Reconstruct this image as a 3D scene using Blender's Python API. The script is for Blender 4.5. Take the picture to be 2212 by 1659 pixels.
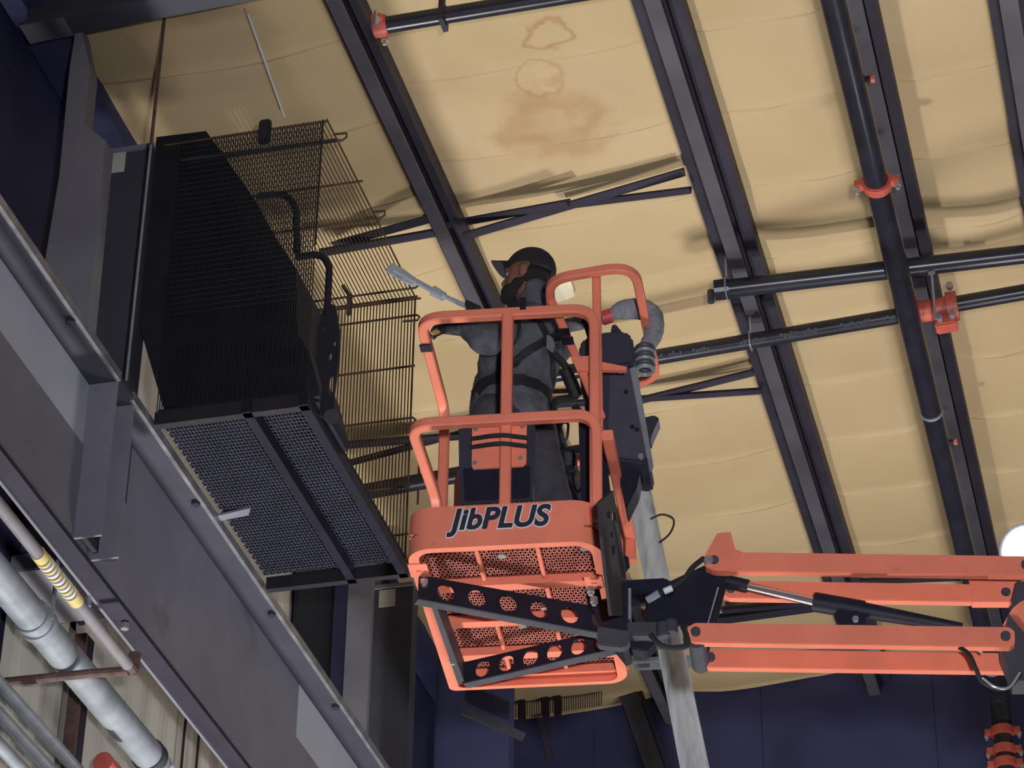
import bpy, bmesh, math, random
from mathutils import Vector, Matrix
random.seed(7)
for o in list(bpy.data.objects): bpy.data.objects.remove(o)
S = bpy.context.scene
COL = S.collection
V = Vector

# ------------------------------------------------------------------ camera
F, CX, CY = 6000.0, 1106.0, 829.5           # focal length in pixels of the 2212x1659 frame
CAM = V((0, 0, 1.6))
PITCH, ROLL = math.radians(32.8), math.radians(0.9)
FW = V((0, math.cos(PITCH), math.sin(PITCH)))
_r0, _u0 = V((1, 0, 0)), V((0, -math.sin(PITCH), math.cos(PITCH)))
RT = _r0 * math.cos(ROLL) + _u0 * math.sin(ROLL)
UP = -_r0 * math.sin(ROLL) + _u0 * math.cos(ROLL)
cd = bpy.data.cameras.new('camera'); cam = bpy.data.objects.new('camera', cd); COL.objects.link(cam)
cam.matrix_world = Matrix(((RT.x, UP.x, -FW.x, CAM.x), (RT.y, UP.y, -FW.y, CAM.y), (RT.z, UP.z, -FW.z, CAM.z), (0, 0, 0, 1)))
cd.sensor_fit = 'HORIZONTAL'; cd.sensor_width = 36.0; cd.lens = 36.0 * F / 2212.0
cd.clip_end = 200
S.camera = cam

# ------------------------------------------------------------------ world, exposure, lamps
w = bpy.data.worlds.new('night'); S.world = w; w.use_nodes = True
bg = w.node_tree.nodes['Background']; bg.inputs[0].default_value = (0.24, 0.29, 0.70, 1); bg.inputs[1].default_value = 0.11
S.view_settings.view_transform = 'Standard'; S.view_settings.look = 'None'
S.view_settings.exposure = 0.0; S.view_settings.gamma = 1.0; S.view_settings.use_curve_mapping = False

def area_lamp(name, loc, target, size, power, col, spread=math.radians(150)):
    d = bpy.data.lights.new(name, 'AREA'); d.shape = 'DISK'; d.size = size; d.energy = power; d.color = col; d.spread = spread
    o = bpy.data.objects.new(name, d); COL.objects.link(o); o.location = loc
    o.rotation_euler = (V(target) - V(loc)).to_track_quat('-Z', 'Y').to_euler()
    return o
def spot_lamp(name, loc, target, power, col, deg, blend, radius):
    d = bpy.data.lights.new(name, 'SPOT'); d.energy = power; d.color = col; d.spot_size = math.radians(deg); d.spot_blend = blend; d.shadow_soft_size = radius
    o = bpy.data.objects.new(name, d); COL.objects.link(o); o.location = loc
    o.rotation_euler = (V(target) - V(loc)).to_track_quat('-Z', 'Y').to_euler(); return o
# unseen lamps: the key is read from the lit undersides, the others are fill
spot_lamp('unseen_key_lamp', (4.8, 13.6, 1.2), (2.2, 12.4, 10.6), 1680, (1.0, 0.965, 0.93), 92, 1.0, 1.1)
spot_lamp('camera_side_fill', (0.5, -0.4, 1.9), (0.9, 10.0, 7.2), 2900, (0.95, 0.96, 1.0), 46, 1.0, 0.15)  # added fill beside the camera, acting like a flash
area_lamp('low_left_fill', (-1.5, 12.5, 0.8), (-4.9, 12.2, 7.0), 0.5, 420, (1.0, 0.98, 0.95))  # added fill that brightens the pale wall sheets

# ------------------------------------------------------------------ pixel -> place helpers
def ray(x, y): return FW + RT * ((x - CX) / F) - UP * ((y - CY) / F)
def atZ(x, y, Z): return CAM + ray(x, y) * Z
def ath(x, y, h):
    d = ray(x, y); return CAM + d * ((h - CAM.z) / d.z)
def atp(x, y, P0, n):
    d = ray(x, y); return CAM + d * ((P0 - CAM).dot(n) / d.dot(n))
ZU = V((0, 0, 1))
AZ = math.radians(14.76)
U = V((math.sin(AZ), math.cos(AZ), 0))        # along purlins and girder, away from camera
W0 = V((math.cos(AZ), -math.sin(AZ), 0))      # across, to the right
WR = V((W0.x, W0.y, 0.045)).normalized()      # up the roof slope
NR = U.cross(WR).normalized()
if NR.z < 0: NR = -NR
ROOF0 = atZ(1106, 830, 9.0 / math.sin(PITCH))
def roof(x, y, off=0.0): return atp(x, y, ROOF0 - ZU * off, NR)
def lat(P): return P.dot(W0)
def dep(P): return P.dot(U)
def grid(l, d, z): return W0 * l + U * d + ZU * z
def roof_z(l, d):
    P = grid(l, d, 0); t = (ROOF0 - P).dot(NR) / NR.z; return t

# ------------------------------------------------------------------ materials
MATS = {}
def mat(name, col, rough=0.6, metal=0.0, var=0.12, scale=6.0, bump=0.0, bscale=40.0, stretch=None, spec=0.5, dirt=None):
    if name in MATS: return MATS[name]
    m = bpy.data.materials.new(name); m.use_nodes = True; nt = m.node_tree; N = nt.nodes; Lk = nt.links
    b = N['Principled BSDF']; b.inputs['Roughness'].default_value = rough; b.inputs['Metallic'].default_value = metal
    b.inputs['Specular IOR Level'].default_value = spec
    tc = N.new('ShaderNodeTexCoord'); mp = N.new('ShaderNodeMapping'); Lk.new(tc.outputs['Object'], mp.inputs[0])
    if stretch: mp.inputs['Scale'].default_value = stretch
    n = N.new('ShaderNodeTexNoise'); n.inputs['Scale'].default_value = scale; n.inputs['Detail'].default_value = 5
    Lk.new(mp.outputs[0], n.inputs['Vector'])
    r = N.new('ShaderNodeValToRGB'); r.color_ramp.elements[0].position = 0.3; r.color_ramp.elements[1].position = 0.7
    lo = [c * (1 - var) for c in col]; hi = [min(1, c * (1 + var)) for c in col]
    r.color_ramp.elements[0].color = (*lo, 1); r.color_ramp.elements[1].color = (*hi, 1)
    Lk.new(n.outputs['Fac'], r.inputs[0]); out = r.outputs[0]
    if dirt:
        n2 = N.new('ShaderNodeTexNoise'); n2.inputs['Scale'].default_value = dirt[1]; n2.inputs['Detail'].default_value = 8
        Lk.new(mp.outputs[0], n2.inputs['Vector'])
        r2 = N.new('ShaderNodeValToRGB'); r2.color_ramp.elements[0].position = dirt[2]; r2.color_ramp.elements[1].position = dirt[2] + 0.12
        r2.color_ramp.elements[0].color = (0, 0, 0, 1); r2.color_ramp.elements[1].color = (dirt[3],) * 3 + (1,)
        Lk.new(n2.outputs['Fac'], r2.inputs[0])
        mx = N.new('ShaderNodeMix'); mx.data_type = 'RGBA'; Lk.new(r2.outputs[0], mx.inputs[0]); Lk.new(out, mx.inputs[6]); mx.inputs[7].default_value = (*dirt[0], 1)
        out = mx.outputs[2]
    Lk.new(out, b.inputs['Base Color'])
    if bump:
        nb = N.new('ShaderNodeTexNoise'); nb.inputs['Scale'].default_value = bscale; nb.inputs['Detail'].default_value = 4
        Lk.new(mp.outputs[0], nb.inputs['Vector'])
        bp = N.new('ShaderNodeBump'); bp.inputs['Strength'].default_value = bump; bp.inputs['Distance'].default_value = 0.02
        Lk.new(nb.outputs['Fac'], bp.inputs['Height']); Lk.new(bp.outputs[0], b.inputs['Normal'])
    MATS[name] = m; return m

ORANGE = mat('orange_paint', (0.84, 0.235, 0.145), 0.46, var=0.08, scale=5, spec=0.4, dirt=((0.30, 0.06, 0.04), 14, 0.68, 0.5))
ORANGED = mat('orange_floor_paint', (0.48, 0.13, 0.09), 0.65, var=0.3, scale=9, dirt=((0.12, 0.03, 0.03), 9, 0.52, 0.8))
BLACKP = mat('black_paint', (0.012, 0.012, 0.024), 0.55, var=0.3, spec=0.3)
GREYP = mat('dark_grey_paint', (0.055, 0.056, 0.070), 0.55, var=0.25, spec=0.35)
STEEL = mat('bolt_steel', (0.55, 0.55, 0.56), 0.35, 0.7, var=0.2, scale=30)
GALV = mat('galvanised_steel', (0.40, 0.44, 0.48), 0.42, 0.45, var=0.25, scale=7, stretch=(1, 1, 1))
CHROME = mat('chrome_rod', (0.85, 0.82, 0.76), 0.15, 0.9, var=0.03)
PURLIN = mat('dark_purlin_steel', (0.033, 0.028, 0.045), 0.6, var=0.25, scale=3, spec=0.35)
PURLINL = mat('lit_purlin_chord', (0.085, 0.078, 0.095), 0.5, var=0.25, scale=3)  # light on the chord's underside put into a paler colour
PIPEB = mat('black_sprinkler_pipe', (0.030, 0.030, 0.042), 0.28, 0.2, var=0.25, scale=5)
REDC = mat('red_coupling_paint', (0.55, 0.11, 0.075), 0.45, var=0.2, scale=12)
GIRD = mat('grey_girder_paint', (0.20, 0.196, 0.235), 0.55, var=0.14, scale=2.0, dirt=((0.06, 0.055, 0.07), 3.0, 0.62, 0.5))
COLM = mat('grey_column_paint', (0.21, 0.205, 0.235), 0.6, var=0.15, scale=2.0)
NAVY = mat('dark_navy_wall_paint', (0.040, 0.043, 0.118), 0.75, var=0.22, scale=2.2)
CAGE = mat('black_cage_wire', (0.018, 0.017, 0.022), 0.55, var=0.3)
RUSTW = mat('rusty_guard_wire', (0.085, 0.050, 0.022), 0.6, var=0.35, scale=9)
CABB = mat('matt_black_housing', (0.007, 0.008, 0.018), 0.75, var=0.3)
SHEET = mat('pale_wall_sheet', (0.56, 0.53, 0.46), 0.7, var=0.10, scale=1.5, stretch=(3, 3, 0.4), dirt=((0.35, 0.31, 0.25), 1.7, 0.58, 0.5))
TAG = mat('pale_tag_card', (0.55, 0.53, 0.47), 0.8, var=0.06)
CONC = mat('concrete_floor', (0.34, 0.33, 0.32), 0.8, var=0.15, scale=1.2)
RUST = mat('rusty_rod', (0.12, 0.07, 0.06), 0.75, var=0.4, scale=20)
BAND = mat('yellow_pipe_band', (0.72, 0.58, 0.24), 0.6, var=0.15)
TAPEW = mat('white_print', (0.72, 0.76, 0.78), 0.6, var=0.05)
INK = mat('black_print', (0.02, 0.022, 0.04), 0.55, var=0.2)
HOSE = mat('grey_hose_fabric', (0.24, 0.24, 0.27), 0.7, var=0.25, scale=14, bump=0.4, bscale=60)
VAC = mat('charcoal_plastic', (0.032, 0.034, 0.052), 0.5, var=0.2, scale=6)
VACL = mat('pale_grey_plastic', (0.22, 0.23, 0.25), 0.45, var=0.15, scale=8)
WAND = mat('brushed_wand_metal', (0.46, 0.50, 0.56), 0.45, 0.35, var=0.15)
HOOD = mat('grey_work_jacket', (0.085, 0.087, 0.105), 0.85, var=0.3, scale=12, bump=0.6, bscale=18)
TROU = mat('charcoal_trousers', (0.055, 0.052, 0.065), 0.85, var=0.25, scale=9, bump=0.5, bscale=16)
SKIN = mat('skin', (0.25, 0.115, 0.075), 0.55, var=0.1)
HAIR = mat('dark_hair', (0.02, 0.016, 0.014), 0.8, var=0.3, bump=0.8, bscale=120)
CAPM = mat('black_cap_cloth', (0.018, 0.016, 0.024), 0.85, var=0.3, bump=0.2)
HARN = mat('black_webbing', (0.010, 0.010, 0.016), 0.7, var=0.2)
GLOVE = mat('black_glove', (0.012, 0.013, 0.022), 0.6, var=0.3)
GLOVEY = mat('tan_glove_patch', (0.45, 0.27, 0.08), 0.7, var=0.2)
RUBBER = mat('black_rubber', (0.02, 0.02, 0.022), 0.8, var=0.2)

def insulation_mat():
    m = bpy.data.materials.new('insulation_facing'); m.use_nodes = True; nt = m.node_tree; N = nt.nodes; Lk = nt.links
    b = N['Principled BSDF']; b.inputs['Roughness'].default_value = 0.6; b.inputs['Specular IOR Level'].default_value = 0.25
    tc = N.new('ShaderNodeTexCoord')
    n = N.new('ShaderNodeTexNoise'); n.inputs['Scale'].default_value = 0.8; n.inputs['Detail'].default_value = 4
    Lk.new(tc.outputs['Object'], n.inputs['Vector'])
    r = N.new('ShaderNodeValToRGB'); e = r.color_ramp.elements
    e[0].position = 0.32; e[0].color = (0.53, 0.395, 0.215, 1); e[1].position = 0.7; e[1].color = (0.61, 0.465, 0.27, 1)
    Lk.new(n.outputs['Fac'], r.inputs[0])
    n2 = N.new('ShaderNodeTexNoise'); n2.inputs['Scale'].default_value = 0.55; n2.inputs['Detail'].default_value = 3; n2.inputs['Distortion'].default_value = 0.6
    Lk.new(tc.outputs['Object'], n2.inputs['Vector'])
    r2 = N.new('ShaderNodeValToRGB'); r2.color_ramp.elements[0].position = 0.58; r2.color_ramp.elements[1].position = 0.78
    r2.color_ramp.elements[0].color = (0, 0, 0, 1); r2.color_ramp.elements[1].color = (0.35, 0.35, 0.35, 1)
    Lk.new(n2.outputs['Fac'], r2.inputs[0])
    mx = N.new('ShaderNodeMix'); mx.data_type = 'RGBA'; Lk.new(r2.outputs[0], mx.inputs[0]); Lk.new(r.outputs[0], mx.inputs[6]); mx.inputs[7].default_value = (0.42, 0.25, 0.13, 1)
    last = mx.outputs[2]
    # two water rings and a smudge, each at its own place on the facing
    geo = N.new('ShaderNodeNewGeometry')
    for (px, py, rad, wid, amt, ns) in ((1180, 55, 0.125, 0.02, 0.45, 0.05), (1165, 150, 0.13, 0.022, 0.30, 0.06), (1190, 245, 0.22, 0.16, 0.34, 0.10), (1020, 250, 0.34, 0.2, 0.13, 0.1)):
        P = roof(px, py)
        d = N.new('ShaderNodeVectorMath'); d.operation = 'DISTANCE'; d.inputs[1].default_value = P
        nn = N.new('ShaderNodeTexNoise'); nn.inputs['Scale'].default_value = 5.0; nn.inputs['Detail'].default_value = 3
        Lk.new(geo.outputs['Position'], nn.inputs['Vector'])
        sc = N.new('ShaderNodeVectorMath'); sc.operation = 'SCALE'; sc.inputs[3].default_value = ns * 4
        Lk.new(nn.outputs['Color'], sc.inputs[0])
        ad = N.new('ShaderNodeVectorMath'); ad.operation = 'ADD'; Lk.new(geo.outputs['Position'], ad.inputs[0]); Lk.new(sc.outputs[0], ad.inputs[1])
        sb = N.new('ShaderNodeVectorMath'); sb.operation = 'SUBTRACT'; Lk.new(ad.outputs[0], sb.inputs[0]); sb.inputs[1].default_value = (ns * 2,) * 3
        Lk.new(sb.outputs[0], d.inputs[0])
        s = N.new('ShaderNodeMath'); s.operation = 'SUBTRACT'; Lk.new(d.outputs['Value'], s.inputs[0]); s.inputs[1].default_value = rad
        a = N.new('ShaderNodeMath'); a.operation = 'ABSOLUTE'; Lk.new(s.outputs[0], a.inputs[0])
        mr = N.new('ShaderNodeMapRange'); mr.interpolation_type = 'SMOOTHSTEP'; mr.inputs['From Min'].default_value = 0; mr.inputs['From Max'].default_value = wid
        mr.inputs['To Min'].default_value = amt; mr.inputs['To Max'].default_value = 0; Lk.new(a.outputs[0], mr.inputs['Value'])
        m2 = N.new('ShaderNodeMix'); m2.data_type = 'RGBA'; Lk.new(mr.outputs[0], m2.inputs[0]); Lk.new(last, m2.inputs[6]); m2.inputs[7].default_value = (0.34, 0.15, 0.06, 1)
        last = m2.outputs[2]
    Lk.new(last, b.inputs['Base Color'])
    nb = N.new('ShaderNodeTexNoise'); nb.inputs['Scale'].default_value = 3.0; nb.inputs['Detail'].default_value = 4
    Lk.new(tc.outputs['Object'], nb.inputs['Vector'])
    bp = N.new('ShaderNodeBump'); bp.inputs['Strength'].default_value = 0.12; bp.inputs['Distance'].default_value = 0.05
    Lk.new(nb.outputs['Fac'], bp.inputs['Height']); Lk.new(bp.outputs[0], b.inputs['Normal'])
    return m
INSUL = insulation_mat()
LAMPM = bpy.data.materials.new('lamp_lens'); LAMPM.use_nodes = True
_e = LAMPM.node_tree.nodes['Principled BSDF']; _e.inputs['Emission Color'].default_value = (1, 0.98, 1, 1); _e.inputs['Emission Strength'].default_value = 30

# ------------------------------------------------------------------ mesh building (all points in world metres)
def frame_of(d, hint=ZU):
    d = d.normalized()
    s = hint.cross(d)
    if s.length < 1e-4: s = V((1, 0, 0)).cross(d)
    s.normalize(); return s, d.cross(s).normalized()

class MB:
    def __init__(self): self.v = []; self.f = []
    def add(self, vs, fs):
        b = len(self.v); self.v += [V(p) for p in vs]; self.f += [tuple(i + b for i in f) for f in fs]; return self
    def box(self, c, a, b_, d):           # centre and three half-vectors
        vs = [c + a * i + b_ * j + d * k for i in (-1, 1) for j in (-1, 1) for k in (-1, 1)]
        return self.add(vs, [(0, 1, 3, 2), (4, 6, 7, 5), (0, 4, 5, 1), (2, 3, 7, 6), (0, 2, 6, 4), (1, 5, 7, 3)])
    def bar(self, p, q, wd, ht, hint=ZU):  # straight bar, wd across hint, ht along it
        d = q - p; s, t = frame_of(d, hint)
        return self.box((p + q) / 2, d / 2, s * wd / 2, t * ht / 2)
    def prism(self, poly, vec):
        n = len(poly); vs = list(poly) + [p + vec for p in poly]
        return self.add(vs, [tuple(range(n))[::-1], tuple(range(n, 2 * n))] + [(i, (i + 1) % n, n + (i + 1) % n, n + i) for i in range(n)])
    def sweep(self, path, prof, hint=ZU, cap=True, closed=False):   # prof: list of (a,b) in the local frame
        P = [V(p) for p in path]; n = len(P); m = len(prof); vs = []
        T = []
        for i in range(n):
            if closed: T.append((P[(i + 1) % n] - P[i - 1]).normalized())
            else: T.append((P[min(i + 1, n - 1)] - P[max(i - 1, 0)]).normalized())
        s, t = frame_of(T[0], hint)
        for i in range(n):
            if i:
                ax = T[i - 1].cross(T[i]); an = T[i - 1].angle(T[i], 0)
                if an > 1e-6 and ax.length > 1e-9:
                    R = Matrix.Rotation(an, 3, ax.normalized()); s = R @ s; t = R @ t
            k = 1.0
            if 0 < i < n - 1 or closed:
                a = (P[i] - P[i - 1]).angle(P[(i + 1) % n] - P[i], 0); k = 1 / max(0.5, math.cos(a / 2))
            vs += [P[i] + s * a_ * (k if abs(T[i].cross(s).z) > 2 else 1) + t * b_ for a_, b_ in prof]
        fs = []
        for i in range(n if closed else n - 1):
            for j in range(m):
                a = i * m + j; b = i * m + (j + 1) % m; c = ((i + 1) % n) * m
                fs.append((a, b, c + (j + 1) % m, c + j))
        if cap and not closed: fs += [tuple(range(m))[::-1], tuple(range((n - 1) * m, n * m))]
        return self.add(vs, fs)
    def tube(self, path, r, n=12, cap=True, closed=False):
        return self.sweep(path, [(r * math.cos(2 * math.pi * i / n), r * math.sin(2 * math.pi * i / n)) for i in range(n)], cap=cap, closed=closed)
    def rtube(self, path, a, b=None, hint=ZU, closed=False):       # square tube with small chamfers
        b = b or a; h, k, c = a / 2, b / 2, min(a, b) * 0.14
        return self.sweep(path, [(h, -k + c), (h, k - c), (h - c, k), (-h + c, k), (-h, k - c), (-h, -k + c), (-h + c, -k), (h - c, -k)], hint, closed=closed)
    def cyl(self, p, q, r, n=14, r2=None):
        s, t = frame_of(q - p); r2 = r if r2 is None else r2
        vs = [p + (s * math.cos(2 * math.pi * i / n) + t * math.sin(2 * math.pi * i / n)) * r for i in range(n)] + \
             [q + (s * math.cos(2 * math.pi * i / n) + t * math.sin(2 * math.pi * i / n)) * r2 for i in range(n)]
        return self.add(vs, [tuple(range(n))[::-1], tuple(range(n, 2 * n))] + [(i, (i + 1) % n, n + (i + 1) % n, n + i) for i in range(n)])
    def ball(self, c, rx, ry=None, rz=None, ax=None, n=16, m=10):
        ry = ry or rx; rz = rz or rx; X, Y, Z = ax or (V((1, 0, 0)), V((0, 1, 0)), ZU)
        vs = [c - Z * rz]; fs = []
        for j in range(1, m):
            th = math.pi * j / m
            for i in range(n):
                ph = 2 * math.pi * i / n
                vs.append(c + X * rx * math.sin(th) * math.cos(ph) + Y * ry * math.sin(th) * math.sin(ph) - Z * rz * math.cos(th))
        vs.append(c + Z * rz); L = len(vs) - 1
        for i in range(n):
            fs.append((0, 1 + (i + 1) % n, 1 + i)); fs.append((L, 1 + (m - 2) * n + i, 1 + (m - 2) * n + (i + 1) % n))
            for j in range(m - 2):
                a = 1 + j * n + i; b = 1 + j * n + (i + 1) % n
                fs.append((a, b, b + n, a + n))
        return self.add(vs, fs)
    def build(self, name, material, parent=None, smooth=False, bevel=0):
        if parent is None:
            o_ = V((sum(p.x for p in self.v), sum(p.y for p in self.v), 0)) / len(self.v); o_.z = min(p.z for p in self.v)
            inv = Matrix.Translation(-o_)
        else: inv = ROOTM[parent.name].inverted()
        me = bpy.data.meshes.new(name); me.from_pydata([inv @ p for p in self.v], [], self.f)
        bm = bmesh.new(); bm.from_mesh(me); bmesh.ops.recalc_face_normals(bm, faces=bm.faces[:])
        if bevel: bmesh.ops.bevel(bm, geom=bm.edges[:], offset=bevel, segments=2, affect='EDGES', clamp_overlap=True)
        bm.to_mesh(me); bm.free()
        return finish(name, me, material, parent, smooth, None if parent else o_)
ROOTM = {}
def finish(name, me, material, parent, smooth, origin):
    me.materials.append(material)
    if smooth:
        for p in me.polygons: p.use_smooth = True
        try: me.set_sharp_from_angle(angle=math.radians(35))
        except Exception: pass
    ob = bpy.data.objects.new(name, me); COL.objects.link(ob)
    if parent:
        ob.parent = parent; ROOTM[ob.name] = ROOTM[parent.name].copy()
    else:
        ob.location = origin; ROOTM[ob.name] = Matrix.Translation(origin)
    return ob
def thing(name, label, cat, loc, rotz=0.0, group=None, kind=None):
    o = bpy.data.objects.new(name, None); COL.objects.link(o); o.empty_display_size = 0.2
    o.location = loc; o.rotation_euler = (0, 0, rotz)
    ROOTM[o.name] = Matrix.Translation(V(loc)) @ Matrix.Rotation(rotz, 4, 'Z')
    if kind: o['kind'] = kind
    return tag(o, label, cat, group)
def tag(o, label=None, cat=None, group=None, kind=None):
    if label: o['label'] = label
    if cat: o['category'] = cat
    if group: o['group'] = group
    if kind: o['kind'] = kind
    return o
def struct(o, label=None):
    o['kind'] = 'structure'
    if label: o['label'] = label
    return o
def fillet(pts, r, n=6):
    pts = [V(p) for p in pts]; out = [pts[0]]
    for i in range(1, len(pts) - 1):
        a, b, c = pts[i - 1], pts[i], pts[i + 1]
        rr = r[i] if isinstance(r, dict) and i in r else (r if not isinstance(r, dict) else 0.0)
        d1, d2 = (a - b), (c - b); rr = min(rr, d1.length * 0.49, d2.length * 0.49)
        if rr < 1e-4: out.append(b); continue
        p, q = b + d1.normalized() * rr, b + d2.normalized() * rr
        for k in range(n + 1):
            t = k / n; out.append(p * (1 - t) ** 2 + b * 2 * t * (1 - t) + q * t * t)
    out.append(pts[-1]); return out
def catmull(pts, n=8):
    pts = [V(p) for p in pts]; q = [pts[0] * 2 - pts[1]] + pts + [pts[-1] * 2 - pts[-2]]; out = []
    for i in range(1, len(q) - 2):
        for k in range(n):
            t = k / n
            out.append(0.5 * ((2 * q[i]) + (q[i + 1] - q[i - 1]) * t + (2 * q[i - 1] - 5 * q[i] + 4 * q[i + 1] - q[i + 2]) * t * t + (3 * q[i] - q[i - 1] - 3 * q[i + 1] + q[i + 2]) * t ** 3))
    return out + [pts[-1]]
def plate(outer, holes, O, X, Y, thick):
    """flat plate with real holes; outer/holes are 2D outlines in the frame O,X,Y; returns MB"""
    cu = bpy.data.curves.new('tmp', 'CURVE'); cu.dimensions = '2D'; cu.fill_mode = 'BOTH'; cu.extrude = thick / 2
    for ring in [outer] + holes:
        sp = cu.splines.new('POLY'); sp.points.add(len(ring) - 1); sp.use_cyclic_u = True
        for p, c in zip(sp.points, ring): p.co = (c[0], c[1], 0, 1)
    ob = bpy.data.objects.new('tmp', cu); COL.objects.link(ob)
    dg = bpy.context.evaluated_depsgraph_get(); me = bpy.data.meshes.new_from_object(ob.evaluated_get(dg))
    Nn = X.cross(Y).normalized(); m = MB()
    m.add([O + X * v.co.x + Y * v.co.y + Nn * v.co.z for v in me.vertices], [tuple(p.vertices) for p in me.polygons])
    bpy.data.objects.remove(ob); bpy.data.curves.remove(cu); bpy.data.meshes.remove(me); return m
def circle2(cx_, cy_, r, n=18, ry=None): return [(cx_ + r * math.cos(2 * math.pi * i / n), cy_ + (ry or r) * math.sin(2 * math.pi * i / n)) for i in range(n)]
def lettering(body, height, O, X, Y, thick, off=0.0, shear=0.22, squash=1.0):
    cu = bpy.data.curves.new('tmp', 'FONT'); cu.body = body; cu.size = 1.0; cu.shear = shear; cu.offset = off; cu.extrude = 0.5; cu.align_x = 'CENTER'; cu.space_character = 1.02
    ob = bpy.data.objects.new('tmp', cu); COL.objects.link(ob)
    dg = bpy.context.evaluated_depsgraph_get(); me = bpy.data.meshes.new_from_object(ob.evaluated_get(dg)); Nn = X.cross(Y).normalized(); m = MB()
    m.add([O + X * v.co.x * height * squash + Y * v.co.y * height + Nn * v.co.z * thick for v in me.vertices], [tuple(p.vertices) for p in me.polygons])
    bpy.data.objects.remove(ob); bpy.data.curves.remove(cu); bpy.data.meshes.remove(me); return m

# ================================================================== the setting
# floor
fl = MB().box(V((0, 12, -0.05)), V((18, 0, 0)), V((0, 22, 0)), V((0, 0, 0.05))).build('floor', CONC); struct(fl, 'grey concrete floor far below the roof')
D_WALL = dep(roof(1575, 1475))
# purlin centre lines, taken where they meet the roof
def lat_at(px, py, off): return lat(roof(px, py, off))
PUR = [('L1', lat_at(1008, 600, 0.2), 0.15, 0.055), ('L2', lat_at(1588, 573, 0.3), 0.215, 0.07), ('L3', lat_at(1838, 0, 0.3), 0.20, 0.07), ('L4', lat_at(2178, 0, 0.3), 0.20, 0.07)]
L1, L2, L3, L4 = [p[1] for p in PUR]
L_WALL, L_EAVE = -5.06, -4.89
# roof deck above the blankets
zc = lambda l, d: roof_z(l, d)
c4 = [(L_WALL - 1.2, 4), (L4 + 4.5, 4), (L4 + 4.5, D_WALL + 0.3), (L_WALL - 1.2, D_WALL + 0.3)]
ceil = MB().prism([grid(l, d, zc(l, d) + 0.12) for l, d in c4], ZU * 0.1).build('ceiling', PURLIN)
struct(ceil, 'sloping metal roof lined with tan insulation blankets')
# seams of the insulation facing (even spacing, measured in the bay right of the second purlin)
seam_px = [12, 338, 511, 667, 807, 940, 1073]
d0, d1 = dep(roof(1700, 12)), dep(roof(1700, 1073))
STEP = (d1 - d0) / 7.0
bays = [(L_EAVE, L1), (L1, L2), (L2, L3), (L3, L4), (L4, L4 + 1.7), (L4 + 1.7, L4 + 3.4)]
k0 = -8
while d0 + k0 * STEP < D_WALL:
    for (la, lb) in bays:
        da, db = d0 + k0 * STEP, min(D_WALL, d0 + (k0 + 1) * STEP + 0.05)
        if la < L1 - 0.1: da += 0.25; db = min(D_WALL, db + 0.25)
        if db - da < 0.1: continue
        TS = [0, 0.12, 0.3, 0.5, 0.7, 0.84, 0.90, 0.925, 0.945, 0.965, 1.0]; nx, ny = 16, len(TS) - 1; vs = []; fs = []
        ph = random.uniform(0, 6); am = random.uniform(0.6, 1.3); skew = random.uniform(-0.05, 0.05)
        for j in range(ny + 1):
            for i in range(nx + 1):
                s, t = i / nx, TS[j]
                l = la + (lb - la) * s; d = da + (db - da) * t + skew * (s - 0.5) * (0 if t in (0,) else 1) * 0
                z = zc(l, d) - 0.05 * math.sin(math.pi * s) ** 0.7 - 0.020 * am * math.sin(math.pi * t) ** 0.6
                z -= 0.006 * math.sin(9 * s + ph) * math.sin(math.pi * s) * (1 if t > 0.7 else 0.4) + {8: 0.020, 7: 0.011, 9: 0.006}.get(j, 0) * am * min(1, 4 * s, 4 * (1 - s)) * (0.45 + 0.55 * abs(math.sin(5 * s + ph)))
                vs.append(grid(l, d, z))
        for j in range(ny):
            for i in range(nx):
                a = j * (nx + 1) + i; fs.append((a, a + 1, a + nx + 2, a + nx + 1))
        MB().add(vs, fs).build('insulation_blanket', INSUL, ceil, smooth=True)
    k0 += 1

# far wall: tall dark panels
wb = MB(); wb.prism([grid(L_WALL - 1.5, D_WALL + 0.06, 0), grid(L4 + 5, D_WALL + 0.06, 0), grid(L4 + 5, D_WALL + 0.06, zc(L4 + 5, D_WALL) + 0.3), grid(L_WALL - 1.5, D_WALL + 0.06, zc(L_WALL - 1.5, D_WALL) + 0.3)], U * 0.2)
wall_back = wb.build('wall_back', NAVY); struct(wall_back, 'dark navy end wall below the sloping roof')
l = L_WALL - 1.4
while l < L4 + 4.6:
    MB().prism([grid(l + 0.0015, D_WALL, 0.0), grid(l + 1.2185, D_WALL, 0.0), grid(l + 1.2185, D_WALL, zc(l + 1.2, D_WALL) - 0.02), grid(l + 0.0015, D_WALL, zc(l, D_WALL) - 0.02)], U * 0.058).build('wall_panel', NAVY, wall_back)
    l += 1.22
# left wall: dark above, pale ribbed sheets below
wl = MB(); wl.box(grid(L_WALL - 0.08, (4 + D_WALL) / 2, 5.4), W0 * 0.06, U * (D_WALL - 4) / 2, ZU * 5.4)
wall_left = wl.build('wall_left', NAVY); struct(wall_left, 'side wall, dark with a bay of pale ribbed sheets')
d = 10.25
while d < 14.0:
    m = MB(); n = 12; pts = []
    for i in range(n + 1):
        pts.append(grid(L_WALL + (0.022 if i % 4 in (1, 2) else 0.0), min(14.05, d + 0.76 * i / n), 0))
    ztop = 10.35 if d > 10.9 else 7.83
    vs = [p + ZU * 0.2 for p in pts] + [p + ZU * ztop for p in pts]
    m.add(vs, [(i, i + 1, n + 2 + i, n + 1 + i) for i in range(n)])
    m.build('wall_sheet', SHEET, wall_left); d += 0.76
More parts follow.
